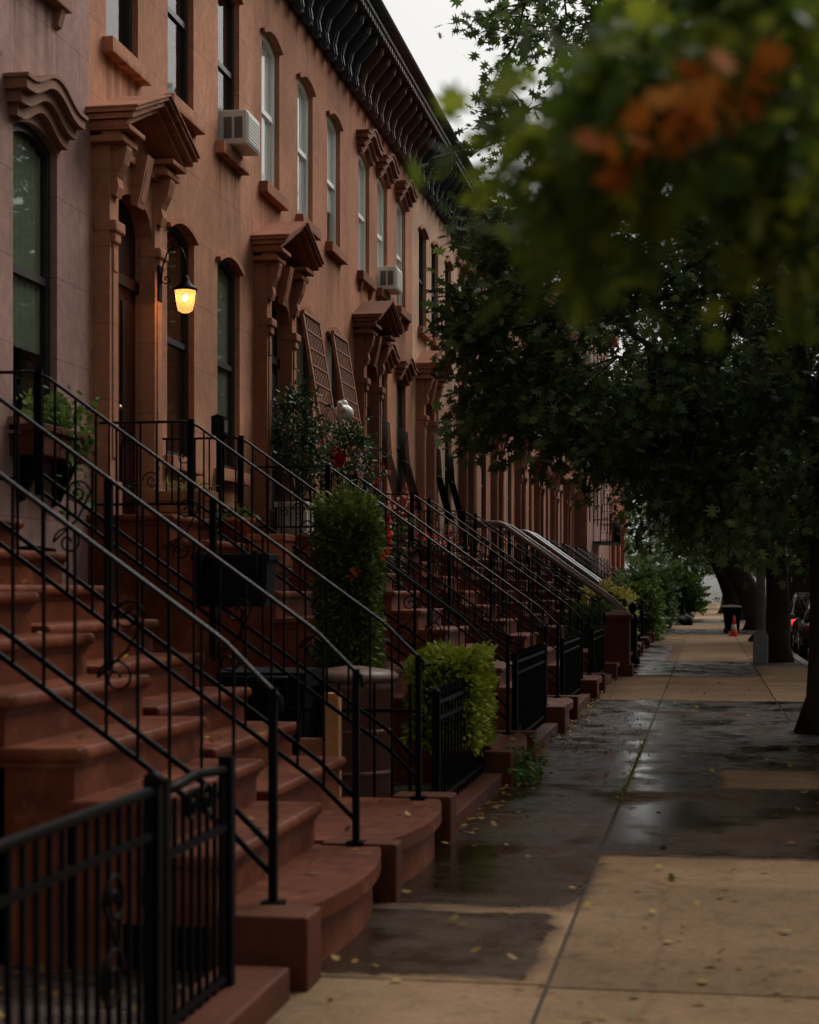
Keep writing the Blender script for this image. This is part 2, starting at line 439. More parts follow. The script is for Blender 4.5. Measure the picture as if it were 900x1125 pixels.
def tree(name, label, loc, blobs, trunk_h, trunk_r, lean=(0, 0), limbs=22, nspray=4, nleaf=12, leafsize=.13, spray=.6, mat=None, shape=SH_OAK, group='street trees along the kerb', twigs=True):
    root = thing(name, label, 'tree', loc, 0, group)
    C = blob_points(blobs)
    mb = MB(); top = make_trunk(mb, trunk_h, trunk_r, lean)
    mb.build('trunk', M['bark'], root)
    mb = MB()
    idx = rng.permutation(len(C))[:limbs]
    forks = []
    for i in range(4):
        a = 2 * math.pi * i / 4 + rnd.random()
        e = top + Vector((math.cos(a) * 1.2, math.sin(a) * 1.2, 1.4 + rnd.random()))
        path = limb_path(top - Vector((0, 0, .25)), e, .15)
        mb.tube(path, [trunk_r * .55 * (1 - .5 * k / 6) for k in range(7)], 9); forks.append(e)
    forks.append(top)
    for i in idx:
        c = Vector(C[i]); s = min(forks, key=lambda q: (q - c).length)
        path = limb_path(s, c, .3)
        mb.tube(path, [max(.012, trunk_r * .26 * (1 - .88 * k / 6)) for k in range(7)], 6)
        forks.append(path[4])
    P, A, tw = sprays(C, np.array([top.x, top.y, top.z + 1.0]), nspray, spray, nleaf, .07)
    if twigs:
        for (a, b) in tw[::2]:
            mb.tube([a, (np.asarray(a) * .5 + np.asarray(b) * .5 + np.array([0, 0, .03])), b], [.012, .008, .003], 4, cap=False)
    mb.build('limbs', M['bark'], root)
    leaves('crown', P, leafsize * (.45 + .95 * rng.random(len(P))), shape, mat or M['leaf_oak'], root, A, .55)
    return root

# ------------------------------------------------------------------ setting: ground, road, pavement
def sheet(name, x0, x1, y0, y1, z, mat, th=None):
    mb = MB()
    if th: mb.box(x0, x1, y0, y1, z - th, z)
    else: mb.add([(x0, y0, z), (x1, y0, z), (x1, y1, z), (x0, y1, z)], [(0, 1, 2, 3)])
    return kind(mb.build(name, mat), 'structure')
sheet('ground', -900, 900, -300, 1500, -.30, M['soil'])
sheet('road', 2.25, 10.2, -30, 260, -.13, M['asphalt'], .1)
mb = MB(); y = -12.0
while y < 200:
    mb.box(2.06, 2.24, y, y + 1.78, -.28, .004, .012); y += 1.8
kind(mb.build('kerb', M['kerb']), 'structure')
sheet('front_yards', FX - .05, -1.93, -12, 200, .012, M['yard'], .2)
sheet('pavement_bed', -1.95, 2.055, -12, 200, -.014, M['soil'], .2)

def pavement_material():
    """worn concrete; soaked areas follow the slabs that shed no water, with ragged drying edges"""
    m, nt, p, out = new_mat('pavement_concrete')
    v = coords(nt)
    geo = nt.nodes.new('ShaderNodeNewGeometry')
    def math_(op, a, b=None):
        n = nt.nodes.new('ShaderNodeMath'); n.operation = op
        for i, q in enumerate((a, b)):
            if q is None: continue
            if isinstance(q, (int, float)): n.inputs[i].default_value = q
            else: nt.links.new(q, n.inputs[i])
        return n.outputs[0]
    nz = nt.nodes.new('ShaderNodeTexNoise'); nz.inputs['Scale'].default_value = 3.5; nz.inputs['Detail'].default_value = 7; nz.inputs['Roughness'].default_value = .7; nt.links.new(v, nz.inputs[0])
    sp0 = nt.nodes.new('ShaderNodeSeparateXYZ'); nt.links.new(nz.outputs['Color'], sp0.inputs[0])
    sp = nt.nodes.new('ShaderNodeSeparateXYZ'); nt.links.new(v, sp.inputs[0])
    X = math_('ADD', sp.outputs[0], math_('MULTIPLY', math_('SUBTRACT', sp0.outputs[0], .5), .22))
    Y = math_('ADD', sp.outputs[1], math_('MULTIPLY', math_('SUBTRACT', sp0.outputs[1], .5), .35))
    def edge(val, at, up, soft):
        r = nt.nodes.new('ShaderNodeMapRange'); r.inputs[1].default_value = at - soft; r.inputs[2].default_value = at + soft
        r.inputs[3].default_value = 0 if up else 1; r.inputs[4].default_value = 1 if up else 0
        nt.links.new(val, r.inputs[0]); return r.outputs[0]
    def box(x0, x1, y0, y1, soft=.05):
        a = math_('MULTIPLY', edge(X, x0, True, soft), edge(X, x1, False, soft))
        b = math_('MULTIPLY', edge(Y, y0, True, soft * 1.5), edge(Y, y1, False, soft * 1.5))
        return math_('MULTIPLY', a, b)
    wet = box(-3, -.72, 6.97, 8.42, .07)
    for bx in ((-3, -.63, 8.57, 25.0, .08), (-.72, 1.2, 10.37, 14.0, .07), (-.7, .12, 13.9, 15.6, .08), (-.7, 1.5, 15.45, 25.0, .09), (1.0, 3, 10.4, 24, .2), (-3, .95, 32.0, 38.6, .35), (-3, -.9, 38, 50, .4), (-3, 3, 62, 70, .3), (-3, 3, 84, 96, .4)):
        wet = math_('MAXIMUM', wet, box(*bx))
    n1 = noise(nt, v, .8, 6, .62); n2 = noise(nt, v, 6, 9, .7); n3 = noise(nt, v, 140, 3, .7); n4 = noise(nt, v, 22, 5, .75)
    rn = geo.outputs['Random Per Island']
    col = ramp(nt, n1, [(.3, (.19, .118, .064)), (.52, (.285, .182, .104)), (.72, (.36, .243, .148))])
    col = mix(nt, 1, col, ramp(nt, rn, [(0, (.80, .78, .76)), (.5, (1, .96, .92)), (1, (1.12, 1.12, 1.12))]), 'MULTIPLY')
    col = mix(nt, 1, col, ramp(nt, n2, [(.28, .5), (.46, 1), (.75, 1.18)]), 'MULTIPLY')
    col = mix(nt, 1, col, ramp(nt, n4, [(.3, .72), (.5, 1), (.7, 1.12)]), 'MULTIPLY')
    col = mix(nt, 1, col, ramp(nt, n3, [(.25, .55), (.5, 1.0), (.75, 1.35)]), 'MULTIPLY')
    # gum spots and hairline cracks
    vo = nt.nodes.new('ShaderNodeTexVoronoi'); vo.inputs['Scale'].default_value = 2.6; nt.links.new(v, vo.inputs['Vector'])
    col = mix(nt, 1, col, ramp(nt, vo.outputs['Distance'], [(.045, .45), (.07, 1)]), 'MULTIPLY')
    wv = nt.nodes.new('ShaderNodeMix'); wv.data_type = 'RGBA'; wv.inputs[0].default_value = .16
    nt.links.new(v, wv.inputs[6]); nt.links.new(nz.outputs['Color'], wv.inputs[7])
    ck = nt.nodes.new('ShaderNodeTexVoronoi'); ck.feature = 'DISTANCE_TO_EDGE'; ck.inputs['Scale'].default_value = .38; nt.links.new(wv.outputs[2], ck.inputs['Vector'])
    col = mix(nt, 1, col, ramp(nt, ck.outputs['Distance'], [(0, .8), (.004, .92), (.008, 1)]), 'MULTIPLY')
    # patchy darkening towards the fronts of the stoops
    front_dark = math_('MULTIPLY', edge(X, -1.42, False, .3), ramp(nt, n2, [(.35, .2), (.6, 1)]))
    col = mix(nt, math_('MULTIPLY', front_dark, .7), col, (.035, .022, .014))
    sv = coords(nt, None, (.7, .5, 1)); nb_ = noise(nt, sv, 1.4, 6, .6); s2 = coords(nt, None, (.5, 2.4, 1)); ns = noise(nt, s2, 2.2, 7, .68)
    film = ramp(nt, mix(nt, .22, nb_, ns), [(.42, 1), (.60, .0)])
    wcol = mix(nt, film, mix(nt, 1, col, (.24, .215, .205), 'MULTIPLY'), mix(nt, 1, col, (.10, .094, .09), 'MULTIPLY'))
    damp = ramp(nt, math_('ADD', wet, math_('MULTIPLY', math_('SUBTRACT', n2, .5), .9)), [(.02, 0), (.45, 1)])
    col = mix(nt, damp, col, mix(nt, 1, col, (.62, .56, .52), 'MULTIPLY'))
    wetr = ramp(nt, math_('ADD', wet, math_('MULTIPLY', math_('SUBTRACT', n2, .5), .5)), [(.38, 0), (.62, 1)])
    col = mix(nt, wetr, col, wcol)
    nt.links.new(col, p.inputs['Base Color'])
    rw = ramp(nt, film, [(0, .6), (.5, .30), (1, .10)])
    nt.links.new(mix(nt, wetr, (.92, .92, .92), rw), p.inputs['Roughness'])
    nt.links.new(mix(nt, wetr, (.15, .15, .15), ramp(nt, film, [(0, .03), (1, .38)])), p.inputs['Specular IOR Level'])
    bs = mix(nt, math_('MULTIPLY', wetr, film), (1, 1, 1), (.22, .22, .22))
    b = nt.nodes.new('ShaderNodeBump'); b.inputs['Distance'].default_value = .006; nt.links.new(math_('MULTIPLY', .45, bs), b.inputs['Strength'])
    nt.links.new(math_('ADD', n2, math_('MULTIPLY', n3, .4)), b.inputs['Height']); nt.links.new(b.outputs[0], p.inputs['Normal'])
    return m
mb = MB()
def slabs(ys, x0, x1):
    for a, b in zip(ys, ys[1:]):
        g = .005
        mb.box(x0 + g, x1 - g, a + g, b - g, -.10, rnd.uniform(-.002, .003), .005)
slabs([-12, 2.0, 3.6, 5.25, 6.90, 8.48, 11.2, 13.3, 16.8, 20.4, 25.0, 28.2, 31.6, 35, 39.5, 44, 50, 56, 63, 70, 80, 95, 120, 200], -1.75, -.635)
slabs([-12, 2.1, 3.9, 5.3, 6.86, 9.35, 10.35, 14.0, 15.5, 20.2, 25.0, 28.2, 31.6, 35.2, 39.2, 44, 50, 56, 63, 70, 80, 95, 120, 200], -.627, 1.0)
for seg in ([-12, 2.1, 3.9, 5.3, 6.86, 10.35, 14, 18.2], [21.4, 25, 31.6, 36.6], [40.5, 44, 50, 56, 63, 66.5], [71.5, 80, 95, 120, 200]): slabs(seg, 1.01, 2.05)
kind(mb.build('pavement', pavement_material()), 'structure')

# ------------------------------------------------------------------ houses
def arch_loop(yc, w, z0, z1, rise, n=9):
    """outline (y,z) of an opening with a segmental head, counter-clockwise from bottom left"""
    pts = [(yc - w / 2, z0), (yc + w / 2, z0)]
    for i in range(n):
        t = i / (n - 1); y = yc + w / 2 - w * t
        pts.append((y, z1 - rise + rise * (1 - (2 * t - 1) ** 2)))
    return pts

def hood_curve(yc, hw, z, amp, n=17):
    out = []
    for i in range(n):
        t = -1 + 2 * i / (n - 1)
        b = .5 * (1 + math.cos(math.pi * min(1, abs(t) / .82)))
        out.append((yc + hw * t, z + amp * b))
    return out

def hood(root, yc, w, z, mat, big=True):
    """moulded eyebrow lintel, three stepped courses"""
    mb = MB()
    if not big:
        o1 = arch_loop(yc, w + .02, z - 1, z + .005, .11)[2:]; o2 = arch_loop(yc, w + .12, z - 1, z + .065, .13)[2:]
        mb.prism(o1 + o2[::-1], -.002, .05, 'x')
        return mb.build('lintel', mat, root)
    courses = [(.02, .11, .08, .07), (.11, .20, .12, .12), (.20, .28, .16, .18), (.28, .31, .18, .20)]; amp = .15
    for (a, b, ext, pr) in courses:
        lo = hood_curve(yc, w / 2 + ext, z - amp * .55 + a, amp); hi = hood_curve(yc, w / 2 + ext, z - amp * .55 + b, amp)
        mb.prism(lo + hi[::-1], -.002, pr, 'x')
    return mb.build('lintel', mat, root)

def window(root, yc, w, z0, z1, fmat, rise=.11, blind=None, blind_to=.0, sill=None, brackets=False, hoodmat=None, big=False, guard=False):
    f = MB(); x0, x1 = -.12, -.06
    out = arch_loop(yc, w, z0, z1, rise); t = .065
    inn = arch_loop(yc, w - 2 * t, z0 + t, z1 - t, rise * .9)
    n = len(out)
    for a in range(n):
        b = (a + 1) % n
        vs = [(x, p[0], p[1]) for x in (x0, x1) for p in (out[a], out[b], inn[b], inn[a])]
        f.add(vs, [(0, 1, 2, 3), (7, 6, 5, 4), (0, 4, 5, 1), (2, 6, 7, 3)])
    zm = z0 + (z1 - z0) * .5
    f.box(x0 - .01, x1 - .008, yc - w / 2 + t, yc + w / 2 - t, zm - .03, zm + .03)
    f.box(x0 - .03, x1 - .035, yc - w / 2 + t - .002, yc - w / 2 + t + .03, z0 + t, zm); f.box(x0 - .03, x1 - .035, yc + w / 2 - t - .03, yc + w / 2 - t + .002, z0 + t, zm)
    fr = f.build('window', fmat, root)
    p = MB(); out2 = arch_loop(yc, w - .04, z0 + .02, z1 - .02, rise); p.add([(-.095, q[0], q[1]) for q in out2], [tuple(range(len(out2)))])
    p.build('pane', M['glass'], fr)
    if blind:
        bz = z0 + (z1 - z0) * blind_to
        b = MB()
        pts = []; k = 14
        for i in range(k + 1):
            y = yc - w / 2 + .03 + (w - .06) * i / k
            pts.append((-.121 + (.012 if i % 2 else -.012), y))
        vs = [(x, y, z) for (x, y) in pts for z in (bz, z1 + .02)]
        b.add(vs, [(2 * i, 2 * i + 2, 2 * i + 3, 2 * i + 1) for i in range(k)])
        vs = [(x - .01, y, z) for (x, y) in pts for z in (bz, z1 + .02)]
        b.add(vs, [(2 * i + 1, 2 * i + 3, 2 * i + 2, 2 * i) for i in range(k)])
        b.build('blind', blind, fr)
    if sill:
        s = MB(); s.box(-.10, .10, yc - w / 2 - .10, yc + w / 2 + .10, z0 - .14, z0 - .003, .008)
        if brackets:
            for q in (-1, 1):
                yy = yc + q * (w / 2 - .02)
                s.prism([(-.001, z0 - .30), (.04, z0 - .28), (.08, z0 - .142), (-.001, z0 - .142)], yy - .045, yy + .045, 'y')
        s.build('sill', sill, fr)
    if hoodmat: hood(fr, yc, w, z1, hoodmat, big)
    if guard:
        g = MB(); k = 9
        for i in range(k):
            y = yc - w / 2 + w * i / (k - 1)
            g.tube([(.03, y, z0 + 1.45), (.07, y, z0 + .9), (.30, y, z0 + .05)], .008, 4)
        for zz, xx in ((z0 + 1.45, .03), (z0 + .9, .07), (z0 + .05, .30)):
            g.tube([(xx, yc - w / 2, zz), (xx, yc + w / 2, zz)], .011, 4)
        g.build('window_guard', M['iron'], fr)
    return fr

def portal(root, yc, mat, dmat, zl=2.24):
    ow = .5      # half opening
    s = MB()
    for q in (-1, 1):
        ya, yb = sorted((yc + q * ow, yc + q * .72))
        s.box(-.003, .15, ya, yb, zl - .02, 5.44)
        s.box(-.003, .18, ya - .008, yb + .02, zl - .021, zl + .30, .01)
        s.box(.149, .162, ya + .06, yb - .06, zl + .5, 4.40, .005)
        s.box(-.003, .21, ya - .01, yb + .025, 4.69, 4.79, .018)
        s.box(.10, .19, ya + .03, yb - .03, 4.60, 4.70, .015)
        s.prism([(.14, 4.34), (.17, 4.36), (.165, 4.61), (.14, 4.61)], ya + .06, yb - .06, 'y')
        # scroll console under the entablature
        s.prism([(.14, 5.02), (.19, 5.0), (.215, 5.08), (.20, 5.16), (.26, 5.28), (.29, 5.40), (.29, 5.439), (.14, 5.439)], ya + .04, yb - .04, 'y')
    # arched head between pilasters
    n = 13; arc = [(yc + ow * (1 - 2 * i / (n - 1)), 4.88 + .27 * (1 - (1 - 2 * i / (n - 1)) ** 2) ** .5) for i in range(n)]
    poly = [(yc - ow, 5.44), (yc - ow, arc[-1][1])] + arc[::-1][1:] + [(yc + ow, 5.44)]
    s.prism(poly, -.003, .125, 'x')
    # keystone console
    s.prism([(.12, 5.06), (.18, 5.04), (.22, 5.2), (.26, 5.40), (.28, 5.50), (.12, 5.50)], yc - .09, yc + .09, 'y')
    s.prism([(.18, 5.06), (.20, 5.10), (.262, 5.38), (.2, 5.38)], yc - .05, yc + .05, 'y')
    s.box(-.003, .175, yc - .70, yc + .70, 5.405, 5.47)
    b = s.build('door_surround', mat, root)
    # pediment : returns at both ends and raking cornice
    s = MB()
    for q in (-1, 1):
        ya, yb = sorted((yc + q * .42, yc + q * .80))
        s.box(-.003, .30, ya, yb, 5.442, 5.50, .008)
        s.box(-.003, .27, ya + .02, yb - .02, 5.501, 5.535)
        s.box(-.003, .36, ya - .02, yb + .03, 5.536, 5.585, .01)
    def rake(a, b, hw, pr):
        poly = [(yc - hw, 5.56 + a), (yc, 5.90 + a), (yc + hw, 5.56 + a), (yc + hw, 5.56 + b), (yc, 5.90 + b), (yc - hw, 5.56 + b)]
        s.prism(poly, -.003, pr, 'x')
    rake(.0, .055, .83, .34); rake(.056, .105, .87, .41); rake(.106, .14, .90, .45); rake(.141, .155, .91, .47)
    s.prism([(yc - .78, 5.471), (yc + .78, 5.471), (yc + .78, 5.57), (yc, 5.91), (yc - .78, 5.57)], -.003, .09, 'x')
    s.build('pediment', mat, root)
    # door leaf set deep in the opening, with transom
    d = MB()
    d.box(-.12, -.04, yc - .50, yc + .50, zl + .002, 5.17)
    for q in (-1, 1):
        for (za, zb) in ((zl + .15, zl + .7), (zl + .8, zl + 2.0)):
            d.box(-.041, -.02, yc + q * .24 - .15, yc + q * .24 + .15, za, zb, .012)
    d.box(-.041, -.0, yc - .5, yc + .5, zl + 2.12, zl + 2.22)
    dr = d.build('door', dmat, root)
    h = MB(); h.ball((.0, yc - .06, zl + 1.0), .03); h.box(-.022, -.016, yc - .10, yc - .04, zl + .9, zl + 1.12); h.build('handle', M['brass'], dr)
    return b

def cornice(root, w, mat, z0=9.08, nb=11, sep=True, z1=9.97):
    s = MB()
    s.box(-.003, .10, .002, w - .002, z0 - .05, z0 + .02, .01)
    s.box(-.003, .07, .002, w - .002, z0 + .021, z1 - .24)
    s.box(-.003, .46, .002, w - .002, z1 - .26, z1 - .17)
    s.box(-.003, .56, .002, w - .002, z1 - .169, z1 - .09, .01)
    s.prism([(-.2, z1 - .089), (.58, z1 - .089), (.66, z1 - .03), (.68, z1), (-.2, z1)], .002, w - .002, 'y')
    k = int(w / .17)
    for i in range(k):
        y = (i + .5) * w / k; s.box(.069, .17, y - .045, y + .045, z1 - .36, z1 - .262)
    for i in range(k * 1):
        y = (i + .5) * w / k; s.box(.45, .535, y - .05, y + .05, z1 - .262, z1 - .17 - .002)
    c = s.build('cornice', mat, root)
    prof = [(.068, z0 - .12), (.12, z0 - .15), (.17, z0 - .08), (.15, z0 + .06), (.20, z0 + .24), (.33, z0 + .38), (.43, z0 + .50), (.45, z0 + .60), (.44, z1 - .262), (.068, z1 - .262)]
    b = MB(); b.prism(prof, -.075, .075, 'y')
    b.prism([(p[0] + .02 if p[0] > .1 else p[0], p[1]) for p in prof], -.03, .03, 'y')
    b0 = b.build('bracket', mat, c, (0, w / nb * .5, 0))
    for i in range(1, nb):
        q = b0.copy(); COL.objects.link(q); q.parent = c; q.location = (0, w / nb * (i + .5), 0)
    return c

def house(y0, w, label, col, door=.85, mirror=False, hooded=False, upper='dark', corn=(.05, .04, .04), joints=True, guard=False, dmat='door_wood', seed=1, trim=None, upblind=None, seen_low=True, winy=(2.6, 4.35)):
    root = thing('brownstone_house', label, 'house', (FX, y0, 0), 0, 'row houses along the street')
    G = lambda c: (c[0] * 1.30, c[1] * 1.20, c[2] * 1.10)
    col = G(col); trim = G(trim) if trim else None
    stn = [(a_ - .5, a_ + .5, 5.2, 6.32) for a_ in ((w - door - .03 if mirror else door + .03), (w - winy[0] if mirror else winy[0]), (w - winy[1] if mirror else winy[1]))]
    stn += [((w - a_ if mirror else a_) - .5, (w - a_ if mirror else a_) + .5, 1.7, 2.79) for a_ in winy] + [(-1, w + 1, 8.2, 9.1)]
    wm = stone('brownstone_%d' % seed, col, .86, .16, joints, seed, True, .10, stains=stn)
    tm = stone('brownstone_trim_%d' % seed, trim or tuple(c * .62 for c in col), .8, .15, False, seed + 40, True, .10)
    cm = stone('cornice_paint_%d' % seed, corn, .6, .2, False, seed + 80, False, .35)
    Y = (lambda y: w - y) if mirror else (lambda y: y)
    W = []   # (yc,w,z0,z1,rise,depth)
    up = [(Y(door + .03), .86, 6.45, 8.33), (Y(winy[0]), .86, 6.45, 8.33), (Y(winy[1]), .86, 6.45, 8.33)]
    par = [(Y(winy[0]), .90, 2.92, 5.26), (Y(winy[1]), .90, 2.92, 5.26)]
    gar = [(Y(winy[0]), .86, .55, 1.95), (Y(winy[1]), .86, .55, 1.95)]
    loops = [arch_loop(*u, .11) for u in up] + [arch_loop(*u, .11) for u in par] + [arch_loop(*u, .02, 3) for u in gar]
    n = 13; yc = Y(door); ow = .5
    dl = [(yc - ow, 2.24), (yc + ow, 2.24)] + [(yc + ow * (1 - 2 * i / (n - 1)), 4.88 + .27 * (1 - (1 - 2 * i / (n - 1)) ** 2) ** .5) for i in range(n)]
    outer = [(0, -.1), (w, -.1), (w, 9.6), (0, 9.6)]
    mb = MB()
    polys = [outer] + [l[::-1] for l in loops + [dl]]
    flat = [p for pl in polys for p in pl]
    tris = tessellate_polygon([[Vector((p[0], p[1], 0)) for p in pl] for pl in polys])
    mb.add([(0, p[0], p[1]) for p in flat], [tuple(t) for t in tris])
    for l, dep in [(l, .30) for l in loops] + [(dl, .30)]:
        k = len(l)
        mb.add([(0, p[0], p[1]) for p in l] + [(-dep, p[0], p[1]) for p in l], [(i, (i + 1) % k, k + (i + 1) % k, k + i) for i in range(k)])
    D = 11
    mb.add([(0, 0, -.1), (0, 0, 9.6), (-D, 0, 9.6), (-D, 0, -.1), (0, w, -.1), (0, w, 9.6), (-D, w, 9.6), (-D, w, -.1)],
           [(0, 1, 2, 3), (4, 7, 6, 5), (3, 2, 6, 7)])
    mb.build('wall', wm, root)
    r = MB(); r.box(-D - .1, .2, .003, w - .003, 9.605, 9.75); r.build('roof', M['roof_tar'], root)
    hm = tm if hooded else (tm if not hooded else None)
    for i, u in enumerate(up):
        bl = None; bt = 0
        if upper == 'white': bl, bt = M['blind'], [.0, .08, .3][i]
        elif upblind: bl, bt = M['reflection_curtain'], .3
        window(root, *u, M['white_frame'] if upper == 'white' else (M['black_frame'] if upper == 'dark' else M['dark_frame']), .11, bl, bt, tm if not joints or hooded else wm, hooded, tm, hooded)
    for i, u in enumerate(par):
        window(root, *u, M['black_frame'] if upper != 'white' else M['dark_frame'], .11, M['reflection_curtain'] if (seed + i + (seed == 2)) % 2 == 0 else (M['blind'] if upper == 'white' else None), .25 if upper != 'white' else .05, tm if hooded else wm, hooded, tm, hooded, guard)
    for u in gar: window(root, *u, M['black_frame'], .02, None, 0, wm)
    portal(root, yc, tm if hooded or not joints else wm, M[dmat])
    cornice(root, w, cm)
    return root, wm, tm

# ordered from the camera outwards
SEAMS = [2.9, 8.4, 13.93, 19.35, 24.8, 30.3, 36.0, 41.5, 47.0, 52.5, 58.0, 63.5, 69.0]
specs = [
    dict(label='brownstone house with the nearest stoop, mostly out of frame to the left', col=(.30, .185, .145), mirror=True, hooded=True, seed=1),
    dict(label='purplish brown house with moulded eyebrow lintel and window box, nearest facade', col=(.33, .215, .20), hooded=True, seed=2, trim=(.24, .14, .105)),
    dict(label='warm tan brownstone house beside the lit lantern, dark upper windows', col=(.40, .20, .13), hooded=False, seed=3, trim=(.38, .175, .10), corn=(.06, .06, .065), upper='dark', door=.82),
    dict(label='brown house with white upper windows and brown trellises by its parlour windows', col=(.33, .155, .098), joints=False, seed=4, upper='white', corn=(.045, .05, .058), door=.75, dmat='door_dark', trim=(.26, .115, .07)),
    dict(label='reddish brown house with heavy eyebrow lintels over white windows and a window air conditioner', col=(.35, .165, .105), hooded=True, joints=False, seed=5, upper='white', corn=(.11, .05, .034), door=1.05, guard=True, trim=(.19, .085, .058)),
    dict(label='pale beige house with plain dark windows beyond the heavy eyebrow lintels', col=(.45, .30, .22), joints=False, seed=6, upper='brown', corn=(.05, .056, .062), door=1.1, guard=True, trim=(.32, .15, .10)),
    dict(label='brown house with dark hooded windows just left of the oak leaves', col=(.30, .15, .10), hooded=True, joints=False, seed=7, upper='brown', door=1.0, trim=(.17, .08, .055)),
    dict(label='light brown house half hidden behind oak leaves, sixth visible house along the row', col=(.38, .20, .135), joints=False, seed=8, upper='brown', door=1.0),
]
cols = [(.34, .16, .11), (.30, .14, .095), (.37, .20, .14), (.33, .13, .09), (.30, .15, .11)]
HOUSES = []
for i in range(12):
    y0, w = SEAMS[i], SEAMS[i + 1] - SEAMS[i]
    if i < len(specs): sp = dict(specs[i])
    else: sp = dict(label='brownstone row house far down the block behind the street trees', col=cols[i - 8], hooded=bool(i % 2), joints=False, seed=i + 1, upper='brown' if i % 2 else 'white')
    HOUSES.append(house(y0, w, **sp))
DOORY = []
for i in range(12):
    sp = specs[i] if i < len(specs) else {}
    d = sp.get('door', .85); w = SEAMS[i + 1] - SEAMS[i]
    DOORY.append(SEAMS[i] + (w - d if sp.get('mirror') else d))

# brick apartment house with a fire escape closing the row
ap = thing('apartment_building', 'pinkish brick apartment building with black fire escape at end of the row', 'building', (FX, 69.1, 0))
mb = MB(); w = 16; loops = []
for zf in (1.2, 4.4, 7.6, 10.8):
    for yc in (1.6, 4.2, 6.8, 9.4, 12.0, 14.4): loops.append(arch_loop(yc, 1.0, zf, zf + 1.9, .02, 3))
polys = [[(0, -.1), (w, -.1), (w, 14), (0, 14)]] + [l[::-1] for l in loops]
flat = [p for pl in polys for p in pl]
mb.add([(0.5, p[0], p[1]) for p in flat], [tuple(t) for t in tessellate_polygon([[Vector((p[0], p[1], 0)) for p in pl] for pl in polys])])
for l in loops:
    k = len(l); mb.add([(.5, p[0], p[1]) for p in l] + [(.25, p[0], p[1]) for p in l], [(i, (i + 1) % k, k + (i + 1) % k, k + i) for i in range(k)])
mb.add([(.5, 0, -.1), (.5, 0, 14), (-12, 0, 14), (-12, 0, -.1), (.5, w, -.1), (.5, w, 14), (-12, w, 14), (-12, w, -.1)], [(0, 1, 2, 3), (4, 7, 6, 5), (3, 2, 6, 7), (1, 5, 6, 2)])
mb.build('wall', M['brickface'], ap)
for zf in (1.2, 4.4, 7.6, 10.8):
    for yc in (1.6, 4.2, 6.8, 9.4, 12.0, 14.4):
        f = MB(); f.box(.30, .36, yc - .5, yc + .5, zf + .9, zf + .96)
        for q in (-.5, .45): f.box(.30, .36, yc + q, yc + q + .05, zf, zf + 1.9)
        fr = f.build('window', M['white_frame'], ap); p = MB(); p.box(.325, .33, yc - .45, yc + .45, zf, zf + 1.9); p.build('pane', M['glass'], fr)
f = MB()
for zf in (3.6, 6.8, 10.0):
    f.box(.52, 1.45, 3.2, 8.0, zf, zf + .05)
    for x in (1.44,):
        for zz in (.45, .95): f.tube([(x, 3.2, zf + zz), (x, 8.0, zf + zz)], .02, 4)
        for k in range(17): f.tube([(x, 3.2 + .3 * k, zf), (x, 3.2 + .3 * k, zf + .95)], .012, 4)
    for yy in (3.2, 8.0):
        for k in range(4): f.tube([(.55 + .29 * k, yy, zf), (.55 + .29 * k, yy, zf + .95)], .012, 4)
        f.tube([(.52, yy, zf + .95), (1.44, yy, zf + .95)], .02, 4)
    if zf < 9:
        for x in (.8, 1.2): f.tube([(x, 3.7, zf), (x, 7.0, zf + 3.2)], .025, 4)
        for k in range(10): f.box(.8, 1.2, 3.7 + .33 * k, 3.9 + .33 * k, zf + .32 * k + .1, zf + .32 * k + .12)
f.build('fire_escape', M['iron'], ap)
c = MB(); c.box(.4, 1.0, 0, w, 13.6, 14.2, .03); c.build('cornice', M['terracotta'], ap)

for y in (85.2, 90.7, 96.2, 101.7, 107.2):
    o = copy_tree(HOUSES[11][0]); o.location = (FX, y, 0); o['label'] = 'brownstone row house far beyond the brick apartment building'

# ------------------------------------------------------------------ stoops and railings
def spiral(cx, cz, r0, turns, flip=1, start=0, n=22):
    out = []
    for i in range(n + 1):
        t = i / n; a = start + flip * 2 * math.pi * turns * t; r = r0 * (1 - .85 * t)
        out.append((cx + r * math.cos(a), cz + r * math.sin(a)))
    return out

